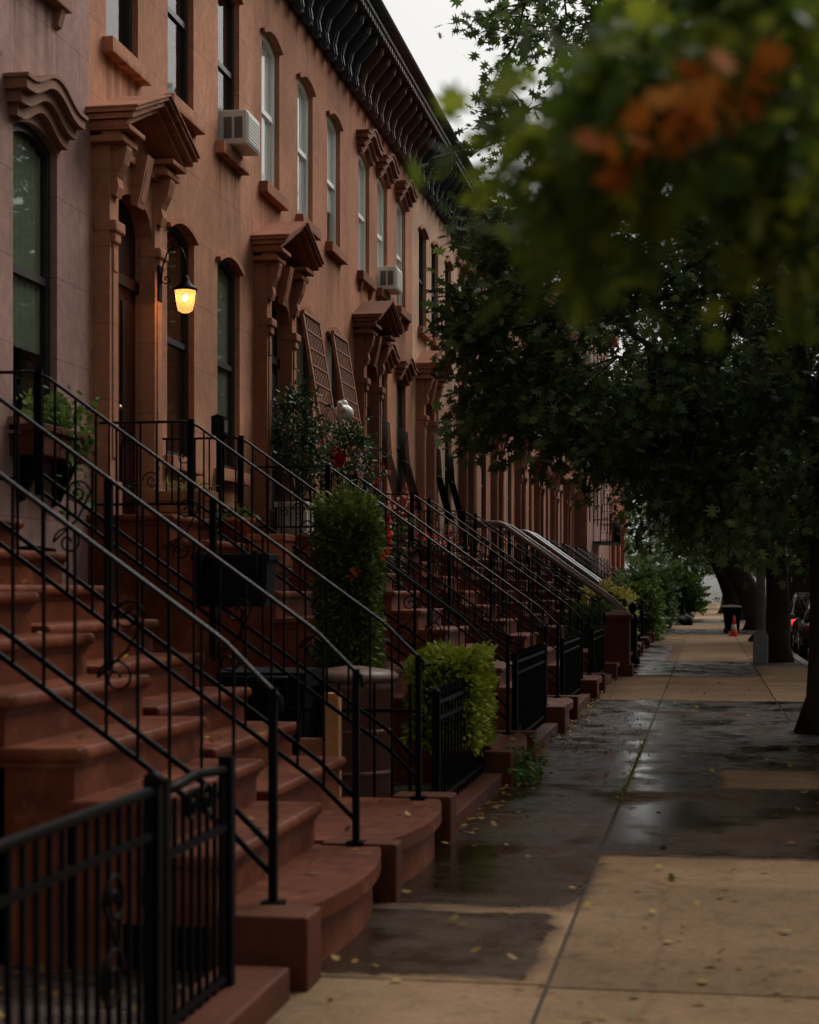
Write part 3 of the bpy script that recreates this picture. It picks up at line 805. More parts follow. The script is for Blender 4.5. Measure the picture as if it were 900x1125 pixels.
def railing(root, y, dx=0, dz=0, rr=.0115, handmat=None, mat=None, foot=.28, gap=.14, scroll=True, seen=True):
    """iron stair railing in the plane y: hand rail, two lower rails, balusters, scrolls"""
    mat = mat or M['iron']
    x_top, x_b, x_e = .9 - dx, 3.22, 3.42
    zt, zb, ze = 3.03 + dz, 1.375, 1.18
    def Z(x):
        if x < x_top: return zt
        if x < x_b: return zt + (zb - zt) * (x - x_top) / (x_b - x_top)
        return zb + (ze - zb) * (x - x_b) / (x_e - x_b)
    b = MB()
    for off, r in ((-.66, .011), (-.775, .011)):
        pts = [(x, y, Z(x) + off) for x in (x_top, x_b, x_e)]
        b.tube(pts, r, square=True)
    b.tube([(.06, y, zt - .70), (x_top, y, zt - .70)], .010, square=True)
    k = int((x_e - .1) / gap)
    for i in range(k):
        x = .1 + gap * (i + .5)
        lowz = zt - .70 if x < x_top else Z(x) - .775
        b.tube([(x, y, lowz), (x, y, Z(x))], .0062, square=True)
    if scroll:
        for (cx, cz, r0, fl, st) in ((.35, zt - .18, .085, 1, 0), (.55, zt - .50, .085, -1, math.pi), (.38, zt - .52, .06, 1, 1.5)):
            b.tube([(px, y + .002, pz) for px, pz in spiral(cx, cz, r0, 1.6, fl, st)], .006, 5)
        for f in (.42, .8):
            xx = x_top + (x_b - x_top) * f; zz = Z(xx) - .36
            b.tube([(px, y + .002, pz) for px, pz in spiral(xx + .03, zz + .14, .075, 1.5, 1, 0)], .006, 5)
            b.tube([(px, y + .002, pz) for px, pz in spiral(xx - .02, zz - .12, .085, 1.5, -1, math.pi)], .006, 5)
            b.tube([(xx + .10, y + .002, zz + .14), (xx + .03, y + .002, zz), (xx - .105, y + .002, zz - .12)], .006, 5)
    ra = b.build('railing', mat, root)
    h = MB()
    pts = [(.04, y, zt), (x_top - .06, y, zt), (x_top, y, zt - .015), (x_top + .07, y, Z(x_top + .07))]
    pts += [(x_b - .05, y, Z(x_b - .05)), (x_b, y, zb - .004), (x_b + .07, y, Z(x_b + .07) - .006), (x_e - .01, y, ze + .004), (x_e + .03, y, ze - .03), (x_e + .035, y, ze - .085)]
    h.tube(pts, rr, 8); h.build('handrail', handmat or M['iron_wet'], ra)
    p = MB(); p.box(x_e - .017, x_e + .017, y - .017, y + .017, foot, ze + .01); p.box(x_e - .045, x_e + .045, y - .045, y + .045, foot, foot + .02)
    p.build('newel_post', mat, ra)
    p = MB(); p.box(x_top - .022, x_top + .022, y - .022, y + .022, 2.24 + dz - .02, zt + .02); p.build('landing_post', mat, ra)
    xm = (x_top + x_b) * .5 + .02; p = MB(); p.box(xm - .02, xm + .02, y - .02, y + .02, Z(xm) - 1.02, Z(xm)); p.build('middle_post', mat, ra)
    return ra

def curved_step(mb, y0, y1, x_in, x_end, bulge, z, th):
    n = 14; out = []
    for i in range(n + 1):
        t = i / n
        out.append((x_end + bulge * (math.sin(math.pi * t) ** .8), y0 + (y1 - y0) * t))
    mb.prism([(x_in, y0)] + [(x, y) for (x, y) in out] + [(x_in, y1)], z - th, z, 'z')
def steps_mesh(y0, y1, dx, dz, blocks=(True, True)):
    """treads with overhanging round nosings on solid risers, curved bottom step"""
    mb = MB()
    curved_step(mb, y0 - .02, y1 + .02, 2.8, 3.54, .12, .28, .075)
    curved_step(mb, y0, y1, 2.8, 3.50, .115, .206, .22)
    for i in range(1, 10):
        z = .28 + .2178 * i + dz; xf = 3.555 - .31 * i - dx
        xb = -.05 if i == 9 else xf - .40
        mb.box(xb if i == 9 else xb, xf, y0 - .035, y1 + .035, z - .062, z, .022)
        mb.box(-.05 if i == 9 else xf - .38, xf - .04, y0, y1, -.02, z - .06)
        mb.box(xf - .37, xf - .028, y0 - .015, y1 + .015, z - .085, z - .061)
    return mb

def make_stoop(label, half=.85, pos=(0, 0, 0), **kw):
    root = thing('stoop', label, 'stoop', pos, 0, 'stoops in front of the row houses')
    steps_mesh(-half, half, 0, 0).build('steps', M['step'], root)
    for s in (-1, 1):
        b = MB(); ya, yb = sorted((s * (half + .0), s * (half + .22))); b.box(3.22, 3.66, ya + .004, yb, -.02, .295, .012); b.build('end_block', M['step_dark'], root)
        railing(root, s * (half - .06), **kw)
    return root

# pair of stoops nearest the camera share the middle railing
t = thing('stoop', 'nearest wide red brown stoop with black iron railing behind the foreground fence', 'stoop', (FX, 7.68, 0), 0, 'stoops in front of the row houses')
steps_mesh(-.85, .95, 0, 0).build('steps', M['step'], t)
b = MB(); b.box(3.24, 3.64, -1.06, -.80, -.02, .295, .012); b.build('end_block', M['step_dark'], t)
b = MB(); b.box(3.24, 3.64, .93, 1.10, -.02, .295, .012); b.build('end_block', M['step_dark'], t)
railing(t, -.75)
t2 = thing('stoop', 'second red brown stoop, next to the nearest one, with deep curved bottom step', 'stoop', (FX, 9.68, 0), 0, 'stoops in front of the row houses')
steps_mesh(-.88, .95, .30, .04).build('steps', M['step'], t2)
b = MB(); b.box(3.24, 3.62, .96, 1.22, -.02, .295, .012); b.build('end_block', M['step_dark'], t2)
railing(t2, -1.03, 0, 0)
railing(t2, .92, 0, 0)

stoop_labels = {2: 'stoop of the tan house under the lit lantern, terracotta pots on its steps',
                3: 'stoop of the brown house with white upper windows, pale planter on its landing',
                4: 'stoop with potted red flowers, below the house with heavy eyebrow lintels',
                5: 'stoop of the pale beige house, dark balusters beyond the potted red flowers',
                6: 'stoop with thick tan handrails beside the square brownstone pillar',
                7: 'stoop with thick grey steel handrails behind the square brownstone pillar'}
proto = make_stoop(stoop_labels[2], pos=(FX, DOORY[2], 0))
STOOPS = {2: proto}
for i in range(3, 12):
    if i == 6:
        o = make_stoop(stoop_labels[6], pos=(FX, DOORY[6], 0), rr=.05, handmat=M['tan_rail'], scroll=False)
    elif i == 7:
        o = make_stoop(stoop_labels[7], pos=(FX, DOORY[7], 0), rr=.045, handmat=M['steel_rail'], scroll=False)
    else:
        o = copy_tree(proto); o.location = (FX, DOORY[i], 0)
        o['label'] = stoop_labels.get(i, 'dark stoop far down the block behind the hedges')
    STOOPS[i] = o

# ------------------------------------------------------------------ yard fences
def fence(y0, y1, label, x=-1.76, h=.95, gate=False, stones=True, spear=False):
    root = thing('iron_fence', label, 'fence', (x, y0, 0), 0, 'iron fences along the front yards')
    L = y1 - y0
    b = MB(); b.tube([(0, 0, .20), (0, L, .20)], .013, square=True)
    b.tube([(0, 0, h - .14), (0, L, h - .14)], .012, square=True)
    k = int(L / (.092 if not spear else .15))
    for i in range(k):
        y = (i + .5) * L / k
        b.tube([(0, y, .12), (0, y, h - (.0 if not spear else -.06))], .0075, square=True)
        if spear: b.lathe([(.002, .10), (.02, .04), (.008, 0)], (0, y, h - .02), 6)
    b.build('pickets', M['iron_dull'], root)
    if not spear:
        t = MB(); t.tube([(0, -.02, h), (0, L + .02, h)], .019, 8); t.build('top_rail', M['iron'], root)
    else:
        t = MB(); t.tube([(0, 0, h - .03), (0, L, h - .03)], .014, square=True); t.build('top_rail', M['iron'], root)
    for y in (0, L):
        p = MB(); p.box(-.026, .026, y - .026, y + .026, .1, h + .02); p.lathe([(.036, 0), (.036, .015), (.03, .03), (.004, .05)], (0, y, h + .02), 10); p.build('post', M['iron_dull'], root)
    if stones:
        s = MB(); s.box(-.13, .15, -.1, L + .1, -.02, .125, .012); s.build('stone_base', M['step_dark'], root)
    return root

f0 = fence(2.4, 5.30, 'black iron fence with round top rail in the bottom left foreground')
# ornamental scrolls on the foreground fence
b = MB()
for yy in (1.1, 2.5):
    b = MB()
    b.tube([(.004, yy + px, pz) for px, pz in spiral(0, .42, .11, 1.6, 1, 0)], .009, 5)
    b.tube([(.004, yy + px, pz) for px, pz in spiral(.02, .66, .09, 1.6, -1, math.pi)], .009, 5)
    b.tube([(.004, yy + .11, .42), (.004, yy + .02, .55), (.004, yy - .07, .66)], .009, 5)
    b.build('scrollwork', M['iron_dull'], f0)
# gate between the foreground fence and the nearest stoop
g = thing('iron_gate', 'narrow black iron gate with scrolled top between foreground fence and nearest stoop', 'gate', (-1.76, 5.38, 0), 0)
b = MB()
for z in (.16, .72): b.tube([(0, 0, z), (0, .78, z)], .013, square=True)
for i in range(8): b.tube([(0, .05 + .095 * i, .10), (0, .05 + .095 * i, .90)], .0075, square=True)
b.build('pickets', M['iron_dull'], g)
b = MB(); b.tube([(0, 0, .93), (0, .2, .94), (0, .39, .955), (0, .58, .94), (0, .78, .93)], .018, 6)
b.tube([(.012, .30 + px, pz) for px, pz in spiral(0, .85, .07, 1.5, 1, 0)], .008, 5); b.tube([(.012, .48 + px, pz) for px, pz in spiral(0, .85, .07, 1.5, -1, math.pi)], .008, 5)
b.build('top_rail', M['iron'], g)
for y in (-.0, .78):
    p = MB(); p.box(-.026, .026, y - .026, y + .026, .0, .98); p.build('post', M['iron_dull'], g)
s = MB(); s.box(-.13, .16, -.10, 1.12, -.02, .125, .012); s.build('stone_base', M['step_dark'], g)

flabels = {1: 'black spear topped iron fence around the bright green box hedge', 2: 'dark iron fence beyond the weed tuft and rounded stone step',
           3: 'iron fence between third and fourth stoops along the wet pavement', 4: 'iron fence ending at the square brownstone pillar',
           5: 'iron fence just past the square brownstone pillar'}
fences = {}
fences[1] = fence(11.2, 13.85, flabels[1], spear=True, h=.88)
for i in range(2, 11):
    ya = DOORY[i] + 1.2; yb = DOORY[i + 1] - 1.25
    if i == 4: yb = 31.4 - .5; ya = DOORY[4] + 1.2
    if i == 2:
        fences[i] = fence(ya, yb, flabels[2], spear=True); pf = fences[i]
    else:
        o = copy_tree(pf); o.location = (-1.76, ya, 0); o['label'] = flabels.get(i, 'low iron fence far along the block by the hedges'); fences[i] = o
# side return of the hedge yard
o = thing('iron_fence', 'short black fence running back from pavement beside the second stoop', 'fence', (-1.86, 11.1, 0), R(90), 'iron fences along the front yards')
b = MB(); 
for z in (.2, .8): b.tube([(0, 0, z), (0, 1.4, z)], .012, square=True)
for i in range(12): b.tube([(0, .06 + .12 * i, .02), (0, .06 + .12 * i, .98)], .0085, square=True)
b.build('pickets', M['iron_dull'], o)

# brownstone gate pillar
p = thing('gate_pillar', 'square brownstone gate pillar with pyramid cap at the pavement edge', 'pillar', (-1.62, 32.0, 0))
b = MB(); b.box(-.24, .24, -.24, .24, .22, 1.06, .01); b.build('shaft', M['step_dark'], p)
b = MB(); b.box(-.30, .30, -.30, .30, -.02, .22, .012); b.build('plinth', M['step_dark'], p)
b = MB(); b.box(-.29, .29, -.29, .29, 1.061, 1.14, .012)
b.add([(-.27, -.27, 1.14), (.27, -.27, 1.14), (.27, .27, 1.14), (-.27, .27, 1.14), (0, 0, 1.26)], [(0, 1, 4), (1, 2, 4), (2, 3, 4), (3, 0, 4)])
b.build('cap', M['step_dark'], p)
p = thing('iron_bollard', 'round black iron gate post beyond the brownstone pillar', 'post', (-1.55, 37.2, 0))
b = MB(); b.lathe([(.16, 0), (.16, .1), (.11, .14), (.10, .9), (.13, .95), (.13, 1.0), (.05, 1.1), (.09, 1.18), (.09, 1.26), (.01, 1.34)], seg=14); b.build('shaft', M['iron_dull'], p)

# ------------------------------------------------------------------ things on and around the houses
# wall lantern
Lx, Ly, Lz = -4.74, 15.2, 4.24
t = thing('wall_lantern', 'lit wall lantern with amber glass on a curved iron arm beside the door', 'lantern', (-4.995, Ly, 4.45))
b = MB(); b.box(0, .02, -.05, .05, -.18, .16, .008); b.build('back_plate', M['iron'], t)
b = MB(); pts = [(.02, 0, -.02), (.035, 0, .14), (.08, 0, .27), (.15, 0, .335), (.22, 0, .31), (.255, 0, .21), (.255, 0, .03)]
b.tube(pts, .008, 8); b.tube([(px, .0, pz) for px, pz in spiral(.075, .03, .05, 1.2, 1, math.pi)], .007, 5); b.build('arm', M['iron'], t)
b = MB(); b.lathe([(.012, .06), (.03, .05), (.035, .02), (.05, -.01), (.095, -.05), (.115, -.07), (.108, -.083), (.06, -.08)], (.255, 0, 0), 20); b.build('lamp_cap', M['iron'], t)
gm, nt, pr, out = new_mat('amber_glass')
tr = nt.nodes.new('ShaderNodeBsdfTransparent'); tr.inputs[0].default_value = (1, .86, .60, 1)
em = nt.nodes.new('ShaderNodeBsdfTranslucent'); em.inputs[0].default_value = (1, .74, .40, 1)
ad = nt.nodes.new('ShaderNodeMixShader'); ad.inputs[0].default_value = .22
nt.links.new(tr.outputs[0], ad.inputs[1]); nt.links.new(em.outputs[0], ad.inputs[2]); nt.links.new(ad.outputs[0], out.inputs[0])
b = MB(); b.lathe([(.098, -.084), (.088, -.17), (.068, -.265), (.04, -.285)], (.255, 0, 0), 20); b.build('glass_shade', gm, t)
b = MB(); b.ball((.255, 0, -.15), .024, (1, 1, 1.3)); b.build('bulb', emis('bulb', (1, .72, .36), 14), t)
ld = bpy.data.lights.new('lantern_light', 'POINT'); ld.energy = 5.5; ld.color = (1, .55, .22); ld.shadow_soft_size = .034
lo = bpy.data.objects.new('lantern_light', ld); COL.objects.link(lo); lo.location = (-4.995 + .255, Ly, 4.45 - .15)

# air conditioners
def aircon(label, loc):
    t = thing('air_conditioner', label, 'air conditioner', loc, 0, 'window air conditioners')
    b = MB(); b.box(-.15, .26, -.27, .27, 0, .38, .018); b.build('casing', M['plastic_white'], t)
    b = MB(); b.box(.259, .27, -.24, .24, .03, .35)
    for k in range(8): b.box(.27, .276, -.23, .23, .05 + .036 * k, .062 + .036 * k)
    b.build('front_grille', M['plastic_white'], t)
    for x in (.0, .12):
        b = MB(); b.box(x, x + .09, -.277, -.267, .07, .30); b.build('side_vent', M['plastic_grey'], t)
    return t
aircon('white window air conditioner on the upper sill of the tan house', (FX + .02, SEAMS[2] + 4.35, 6.46))
aircon('white window air conditioner under an eyebrow lintel of the reddish house', (FX + .02, SEAMS[4] + 2.6, 6.46))

# trellises leaning on the third house
for k, (yc, lab) in enumerate(((SEAMS[3] + 2.62, 'brown wooden trellis leaning beside the dark doorway, nearer of the pair'), (SEAMS[3] + 4.42, 'brown wooden trellis leaning on the wall behind the white round ornament'))):
    t = thing('wooden_trellis', lab, 'trellis', (FX, yc, 2.45), 0, 'trellises on the brown house')
    b = MB(); h = 2.75; x0, x1 = .52, .06
    hw = .48
    for i in range(11):
        y = -hw + 2 * hw * i / 10; b.tube([(x0, y, 0), (x1, y, h)], .012 if 0 < i < 10 else .022, square=True)
    for i in range(13):
        f = i / 12; b.tube([(x0 + (x1 - x0) * f + .015, -hw, h * f), (x0 + (x1 - x0) * f + .015, hw, h * f)], .010 if i % 12 else .022, square=True)
    b.build('lattice', M['trellis'], t)
    b = MB(); b.tube([(0, -hw, .9), (.36, -hw, .9)], .012, square=True); b.tube([(0, hw, .9), (.36, hw, .9)], .012, square=True)
    b.tube([(x0, -hw, 0), (.46, -hw, -2.44)], .022, square=True); b.tube([(x0, hw, 0), (.46, hw, -2.44)], .022, square=True)
    b.build('support', M['trellis'], t)

# white ornament on a rod
t = thing('garden_ornament', 'white round ornament with short spout on a thin rod before the trellises', 'ornament', (-4.72, 22.1, 0))
b = MB(); b.tube([(0, 0, .03), (0, 0, 3.84)], .012, 6); b.build('rod', M['plastic_white'], t)
b = MB(); b.ball((0, 0, 3.94), .14, (1, 1, .85)); b.ball((.02, -.14, 3.98), .07, (.8, 1.3, .8)); b.tube([(0, -.12, 3.96), (0, -.25, 4.05)], [.05, .035], 8); b.ball((0, .02, 4.06), .06); b.build('globe', M['ornament'], t)

# window box on the nearest facade
t = thing('window_box', 'dark bracketed window box with bright green trailing plant on nearest facade', 'window box', (FX, 12.75, 2.62))
b = MB(); b.box(.0, .26, -.52, .52, .0, .22, .012); b.box(-.0, .29, -.55, .55, .18, .24, .01); b.build('box', M['step_dark'], t)
for s in (-1, 1):
    b = MB(); b.prism([(0, -.35), (.05, -.33), (.2, -.005), (0, -.005)], s * .36 - .03, s * .36 + .03, 'y'); b.build('bracket', M['iron_dull'], t)
P = rng.normal(size=(420, 3)) * np.array([.09, .26, .09]) + np.array([.17, 0, .36]); P2 = np.stack([.27 + .05 * rng.random(120), rng.choice([-.1, .12, .3, .42], 120) + .04 * rng.normal(size=120), .3 - .75 * rng.random(120)], 1)
leaves('plant', np.concatenate([P, P2]), .07 * (.6 + .7 * rng.random(540)), SH_LEAF, M['leaf_bright'], t, None, .8)

# mailbox on a post by the tan stoop
t = thing('mailbox', 'small black mailbox on a post at the top of the tan stoop', 'mailbox', (-4.50, 15.50, 1.8))
b = MB(); b.box(-.025, .025, -.025, .025, .2, 1.25); b.build('post', M['iron_dull'], t)
b = MB(); b.box(-.06, .06, -.08, .08, 1.25, 1.42, .01); b.add([(-.065, -.085, 1.42), (.065, -.085, 1.42), (.065, .085, 1.42), (-.065, .085, 1.42), (0, -.085, 1.445), (0, .085, 1.445)], [(0, 1, 4), (1, 2, 5, 4), (2, 3, 5), (3, 0, 4, 5), (0, 3, 2, 1)]); b.build('box', M['black_plastic'], t)
b = MB(); b.box(.059, .066, -.055, .055, 1.28, 1.39); b.build('door', M['plastic_grey'], t)

def pot(name, label, loc, r, h, mat, square=False):
    t = thing(name, label, 'flower pot', loc)
    b = MB()
    if square: b.box(-r, r, -r, r, 0, h, .012); b.box(-r - .02, r + .02, -r - .02, r + .02, h - .06, h + .002, .01)
    else: b.lathe([(r * .68, 0), (r * .95, h * .82), (r * 1.06, h * .82), (r * 1.08, h), (r * .94, h), (r * .9, h * .88)], seg=20)
    b.build('pot', mat, t)
    s = MB(); s.lathe([(r * .9, h * .86), (r * .5, h * .9), (.01, h * .92)], seg=12); s.build('soil', M['soil'], t)
    return t
dy2 = DOORY[2]
t = pot('terracotta_pot', 'upper terracotta pot with pale succulent on the tan stoop', (FX + .92, dy2 + .58, 2.025), .16, .24, M['terracotta'])
leaves('succulent', rng.normal(size=(90, 3)) * np.array([.07, .07, .03]) + np.array([0, 0, .28]), .09, SH_LEAF, M['leaf_bright'], t, None, .5)
t = pot('terracotta_pot', 'larger square terracotta pot one step below the succulent pot', (FX + 1.24, dy2 + .58, 1.807), .17, .30, M['terracotta'], True)
t = thing('wooden_planter', 'weathered wooden planter box on the landing under the lantern', 'planter', (FX + .45, dy2 + .56, 2.242))
b = MB(); b.box(-.26, .26, -.13, .13, 0, .07, .006); b.box(-.26, .26, -.13, .13, .075, .17, .006); b.box(-.26, .26, -.13, .13, .175, .27, .006); b.build('box', M['wood'], t)
b = MB(); b.box(-.24, .24, -.11, .11, .26, .275); b.build('soil', M['soil'], t)
P = rng.normal(size=(70, 3)) * np.array([.12, .06, .05]) + np.array([0, 0, .3]); leaves('dry_plant', P, .10, SH_BLADE, M['leaf_yellow'], t, np.array([[0, 0, .8]]), .8)

dy3 = DOORY[3]
t = thing('stone_planter', 'pale ribbed stone planter holding a dark leafy shrub on a landing', 'planter', (FX + .42, dy3 - .30, 2.242))
b = MB(); b.box(-.17, .17, -.36, .36, 0, .34, .02); b.box(-.20, .20, -.39, .39, .32, .39, .012)
for k in range(5): b.box(.169, .185, -.33 + .14 * k, -.24 + .14 * k, .05, .28, .006)
for k in range(2): b.box(-.14 + .15 * k, -.02 + .15 * k, -.375, -.36, .05, .28, .006)
b.build('box', M['pot_pale'], t)
mb2 = MB()
for k in range(14):
    a = rnd.uniform(0, 6.28); e = (math.cos(a) * .3, math.sin(a) * .42, 1.0 + rnd.random() * .5); mb2.tube(limb_path((0, 0, .35), e, .2, 4), [.014, .012, .009, .006, .003], 5)
mb2.build('stem', M['stem'], t)
C = blob_points([(.0, 0, 1.05, .34, .45, .45, 50), (.0, -.1, 1.45, .22, .3, .3, 16)])
P, A, tw = sprays(C, np.array([0, 0, .4]), 3, .22, 9, .03, .1)
leaves('foliage', P, .065 * (.7 + .6 * rng.random(len(P))), SH_LEAF, M['leaf_rose'], t, A, .7)

# rose bush before the trellises
t = thing('rose_bush', 'tall straggly rose bush with a red bloom in front of the trellises', 'bush', (-4.55, 21.7, 0))
mb2 = MB(); C = blob_points([(0, 0, 2.7, .5, .8, .9, 60), (.1, -.3, 3.3, .35, .5, .45, 22), (.2, .7, 2.3, .45, .6, .6, 30), (0, 0, 1.6, .4, .5, .6, 14)])
for c in C[::3]: mb2.tube(limb_path((rnd.uniform(-.1, .1), rnd.uniform(-.1, .1), .0), c, .2, 5), [.02, .016, .012, .009, .006, .003], 5)
mb2.build('stem', M['stem'], t)
P, A, tw = sprays(C, np.array([0, 0, 1.2]), 3, .26, 9, .035, .1)
leaves('foliage', P, .07 * (.7 + .6 * rng.random(len(P))), SH_LEAF, M['leaf_rose'], t, A, .7)
for k, (x, y, z) in enumerate(((-.02, -.55, 3.30), (.35, .5, 2.5), (.5, -.2, 2.3))):
    leaves('bloom', rng.normal(size=(46, 3)) * .045 + np.array([x, y, z]), .075, SH_PETAL, M['petal_red'], t, None, 1.2)

# potted plants further on
dy4 = DOORY[4]
t = pot('flower_pot', 'white pot with reddish leaves on a landing behind the column hedge', (FX + .5, dy4 + .5, 2.242), .20, .34, M['pot_pale'])
leaves('foliage', rng.normal(size=(160, 3)) * np.array([.13, .13, .18]) + np.array([0, 0, .6]), .11, SH_LEAF, M['leaf_red'], t, None, .9)
t = pot('flower_pot', 'pot of pink and red flowers on a step under the handrails', (FX + .98, dy4 + .25, 2.025), .2, .2, M['terracotta'])
leaves('foliage', rng.normal(size=(260, 3)) * np.array([.18, .22, .09]) + np.array([0, 0, .26]), .08, SH_LEAF, M['leaf_rose'], t, None, .9)
leaves('blossom', rng.normal(size=(260, 3)) * np.array([.18, .24, .08]) + np.array([.03, 0, .32]), .05, SH_PETAL, M['petal_pink'], t, None, 1.3)
t = pot('flower_pot', 'blue grey bowl with a pink clay figure by the dark doorway', (-4.85, 23.9, 2.95), .16, .16, M['blue_pot'])
b = MB(); b.lathe([(.08, .14), (.06, .22), (.04, .28), (.06, .35), (.075, .42), (.055, .49), (.015, .53)], (0, -.06, 0), 14); b.build('clay_figure', M['pink'], t)
leaves('foliage', rng.normal(size=(60, 3)) * np.array([.1, .1, .1]) + np.array([.05, .12, .3]), .1, SH_LEAF, M['leaf_red'], t, None, .9)
b = MB(); b.box(-.15, .15, -.15, .15, -2.93, -.3); b.lathe([(.1, -.3), (.08, -.1), (.13, 0)], seg=12); b.build('pedestal', M['pot_pale'], t)

# black box hung on the second stoop's far railing, black bin behind
t = thing('railing_box', 'black slatted planter box hung on the second stoop railing', 'planter', (-3.04, 10.72, 1.49))
b = MB(); b.prism([(-.23, .0), (.23, .0), (.25, .33), (-.25, .33)], .0, .24, 'y')
for k in range(3): b.box(-.245, .245, -.008, -.0, .03 + .11 * k, .115 + .11 * k)
b.box(-.265, .265, -.014, .255, .30, .345, .008); b.build('box', M['black_plastic'], t)
for x_ in (-.2, .17):
    b = MB(); b.box(x_, x_ + .03, -.10, .0, .2, .36); b.build('hook', M['iron'], t)

def wheelie_bin(label, loc, mat, rz=0, lid=None):
    t = thing('wheelie_bin', label, 'bin', loc, rz, 'rubbish bins')
    b = MB(); vs = []
    for z, a, d in ((.05, .22, .25), (.95, .29, .34)):
        vs += [(-d, -a, z), (d, -a, z), (d, a, z), (-d, a, z)]
    b.add(vs, [(0, 3, 2, 1), (4, 5, 6, 7), (0, 1, 5, 4), (1, 2, 6, 5), (2, 3, 7, 6), (3, 0, 4, 7)]); b.box(-.36, .36, -.31, .31, .9, .955, .01); b.build('body', mat, t)
    b = MB(); b.prism([(-.38, .957), (.36, .957), (.34, 1.0), (0, 1.04), (-.38, 1.02)], -.31, .31, 'y'); b.tube([(-.42, -.25, .98), (-.42, .25, .98)], .018, 8); b.build('lid', lid or mat, t)
    for s in (-1, 1):
        w = MB(); w.tube([(-.22, s * .25, .1), (-.22, s * .31, .1)], .1, 14); w.build('wheel', M['rubber'], t)
    return t
wheelie_bin('black rubbish bin in the yard behind the second stoop', (-3.0, 11.7, .015), M['black_plastic'], R(90))
wheelie_bin('black rubbish bin with pale lid behind the traffic cone', (.98, 64.5, .0), M['black_plastic'], 0, M['plastic_white'])
t = thing('dust_bin', 'round brown bin with pale lid beside the bright green hedge', 'bin', (-2.52, 12.15, .015))
b = MB(); b.lathe([(.24, 0), (.27, .05), (.29, .85), (.31, .87), (.31, .93)], seg=24)
for z in (.25, .55): b.lathe([(.27, z), (.295, z + .01), (.295, z + .03), (.27, z + .04)], seg=24)
b.build('body', M['bin_brown'], t)
b = MB(); b.lathe([(.33, .93), (.33, .97), (.28, 1.0), (.08, 1.03), (.01, 1.03)], seg=24); b.build('lid', M['lid_pale'], t)
t = thing('timber_post', 'raw orange timber post and board standing behind the railing', 'post', (-2.42, 11.0, 0))
b = MB(); b.box(-.05, .05, -.05, .05, .0, .92, .006); b.build('post', M['post_wood'], t)
b = MB(); b.box(-.22, -.06, -.02, .02, .0, .62, .006); b.build('board', M['wood'], t)

# hedges
def hedge(name, label, loc, sx, sy, h, n, size, mat, shape, z0=0.0, bulge=.06, up=.4, boxy=False):
    t = thing(name, label, 'hedge', loc)
    b = MB(); bm = bmesh.new(); bmesh.ops.create_icosphere(bm, subdivisions=3, radius=1)
    for v in bm.verts:
        c = v.co; q = 4.0; m = (abs(c.x) ** q + abs(c.y) ** q + abs(c.z) ** q) ** (1 / q)
        v.co = (c.x / m * sx * .42, c.y / m * sy * .42, z0 + (h - z0) * .5 + c.z / m * (h - z0) * .44)
    b.bm(bm, True); b.build('branches', M['core'], t)
    u = rng.normal(size=(n, 3)); q = 7.0
    mm = (np.abs(u) ** q).sum(1) ** (1 / q); u = u / mm[:, None]
    if boxy:
        u = rng.uniform(-1, 1, (n, 3)); ar = np.array([sy * h, sx * h, sx * sy * 1.3]); axc = rng.choice(3, n, p=ar / ar.sum())
        u[np.arange(n), axc] = np.sign(u[np.arange(n), axc]); cr = (np.abs(u) ** 9).sum(1) ** (1 / 9); u = u / cr[:, None]
    r = 1 - .16 * rng.random((n, 1)) ** 1.5
    lump = 1 + bulge * np.sin(u[:, :1] * 5 + u[:, 2:] * 9 * h) + .04 * rng.normal(size=(n, 1)) + .04 * np.sin(u[:, 1:2] * 7 + 2) * np.sin(u[:, 2:] * 11 + u[:, :1] * 3)
    P = u * r * lump * np.array([sx / 2, sy / 2, (h - z0) / 2]) + np.array([0, 0, z0 + (h - z0) / 2])
    ax = u * np.array([.8, .8, .5]); ax[:, 2] += up
    leaves('foliage', P, size * (.6 + .8 * rng.random(n)), shape, mat, t, ax, .9)
    return t
t = hedge('column_hedge', 'tall clipped dark green column hedge in the front yard', (-2.70, 12.85, 0), .42, .47, 2.30, 19000, .05, M['leaf_hedge'], SH_SPRAY, 0, .035, .3, True)
for (x, y, z) in ((.26, .02, 1.88), (.10, -.27, 1.72)):
    leaves('blossom', rng.normal(size=(16, 3)) * .022 + np.array([x, y, z]), .045, SH_PETAL, M['petal_orange'], t, None, 1.2)
hedge('box_hedge', 'bright yellow green box hedge rising above the spear topped fence', (-1.93, 13.08, 0), .50, 1.15, 1.12, 6500, .05, M['leaf_lime'], SH_LEAF, .42, .06, .35, True)
hedge('yellow_shrub', 'pale yellow shrub behind the square brownstone pillar', (-2.25, 40.5, 0), 1.1, 1.8, 1.65, 2200, .11, M['leaf_yellow'], SH_LEAF, 0, .12, .6)
hedge('box_hedge', 'rounded dark green hedge past the yellow shrub', (-2.3, 55, 0), 1.8, 3.2, 1.85, 3000, .14, M['leaf_bright'], SH_LEAF, 0, .1)
hedge('box_hedge', 'small green shrub in front of the yellow one behind the fence', (-2.35, 35.2, 0), .9, 1.6, 1.25, 1800, .09, M['leaf_bright'], SH_LEAF, 0, .1, .7)
hedge('dark_bush', 'dark bush at the far end of the yards before the grassy bush', (-2.4, 72, 0), 2.2, 4, 2.4, 2600, .18, M['leaf_dark'], SH_LEAF, 0, .15)

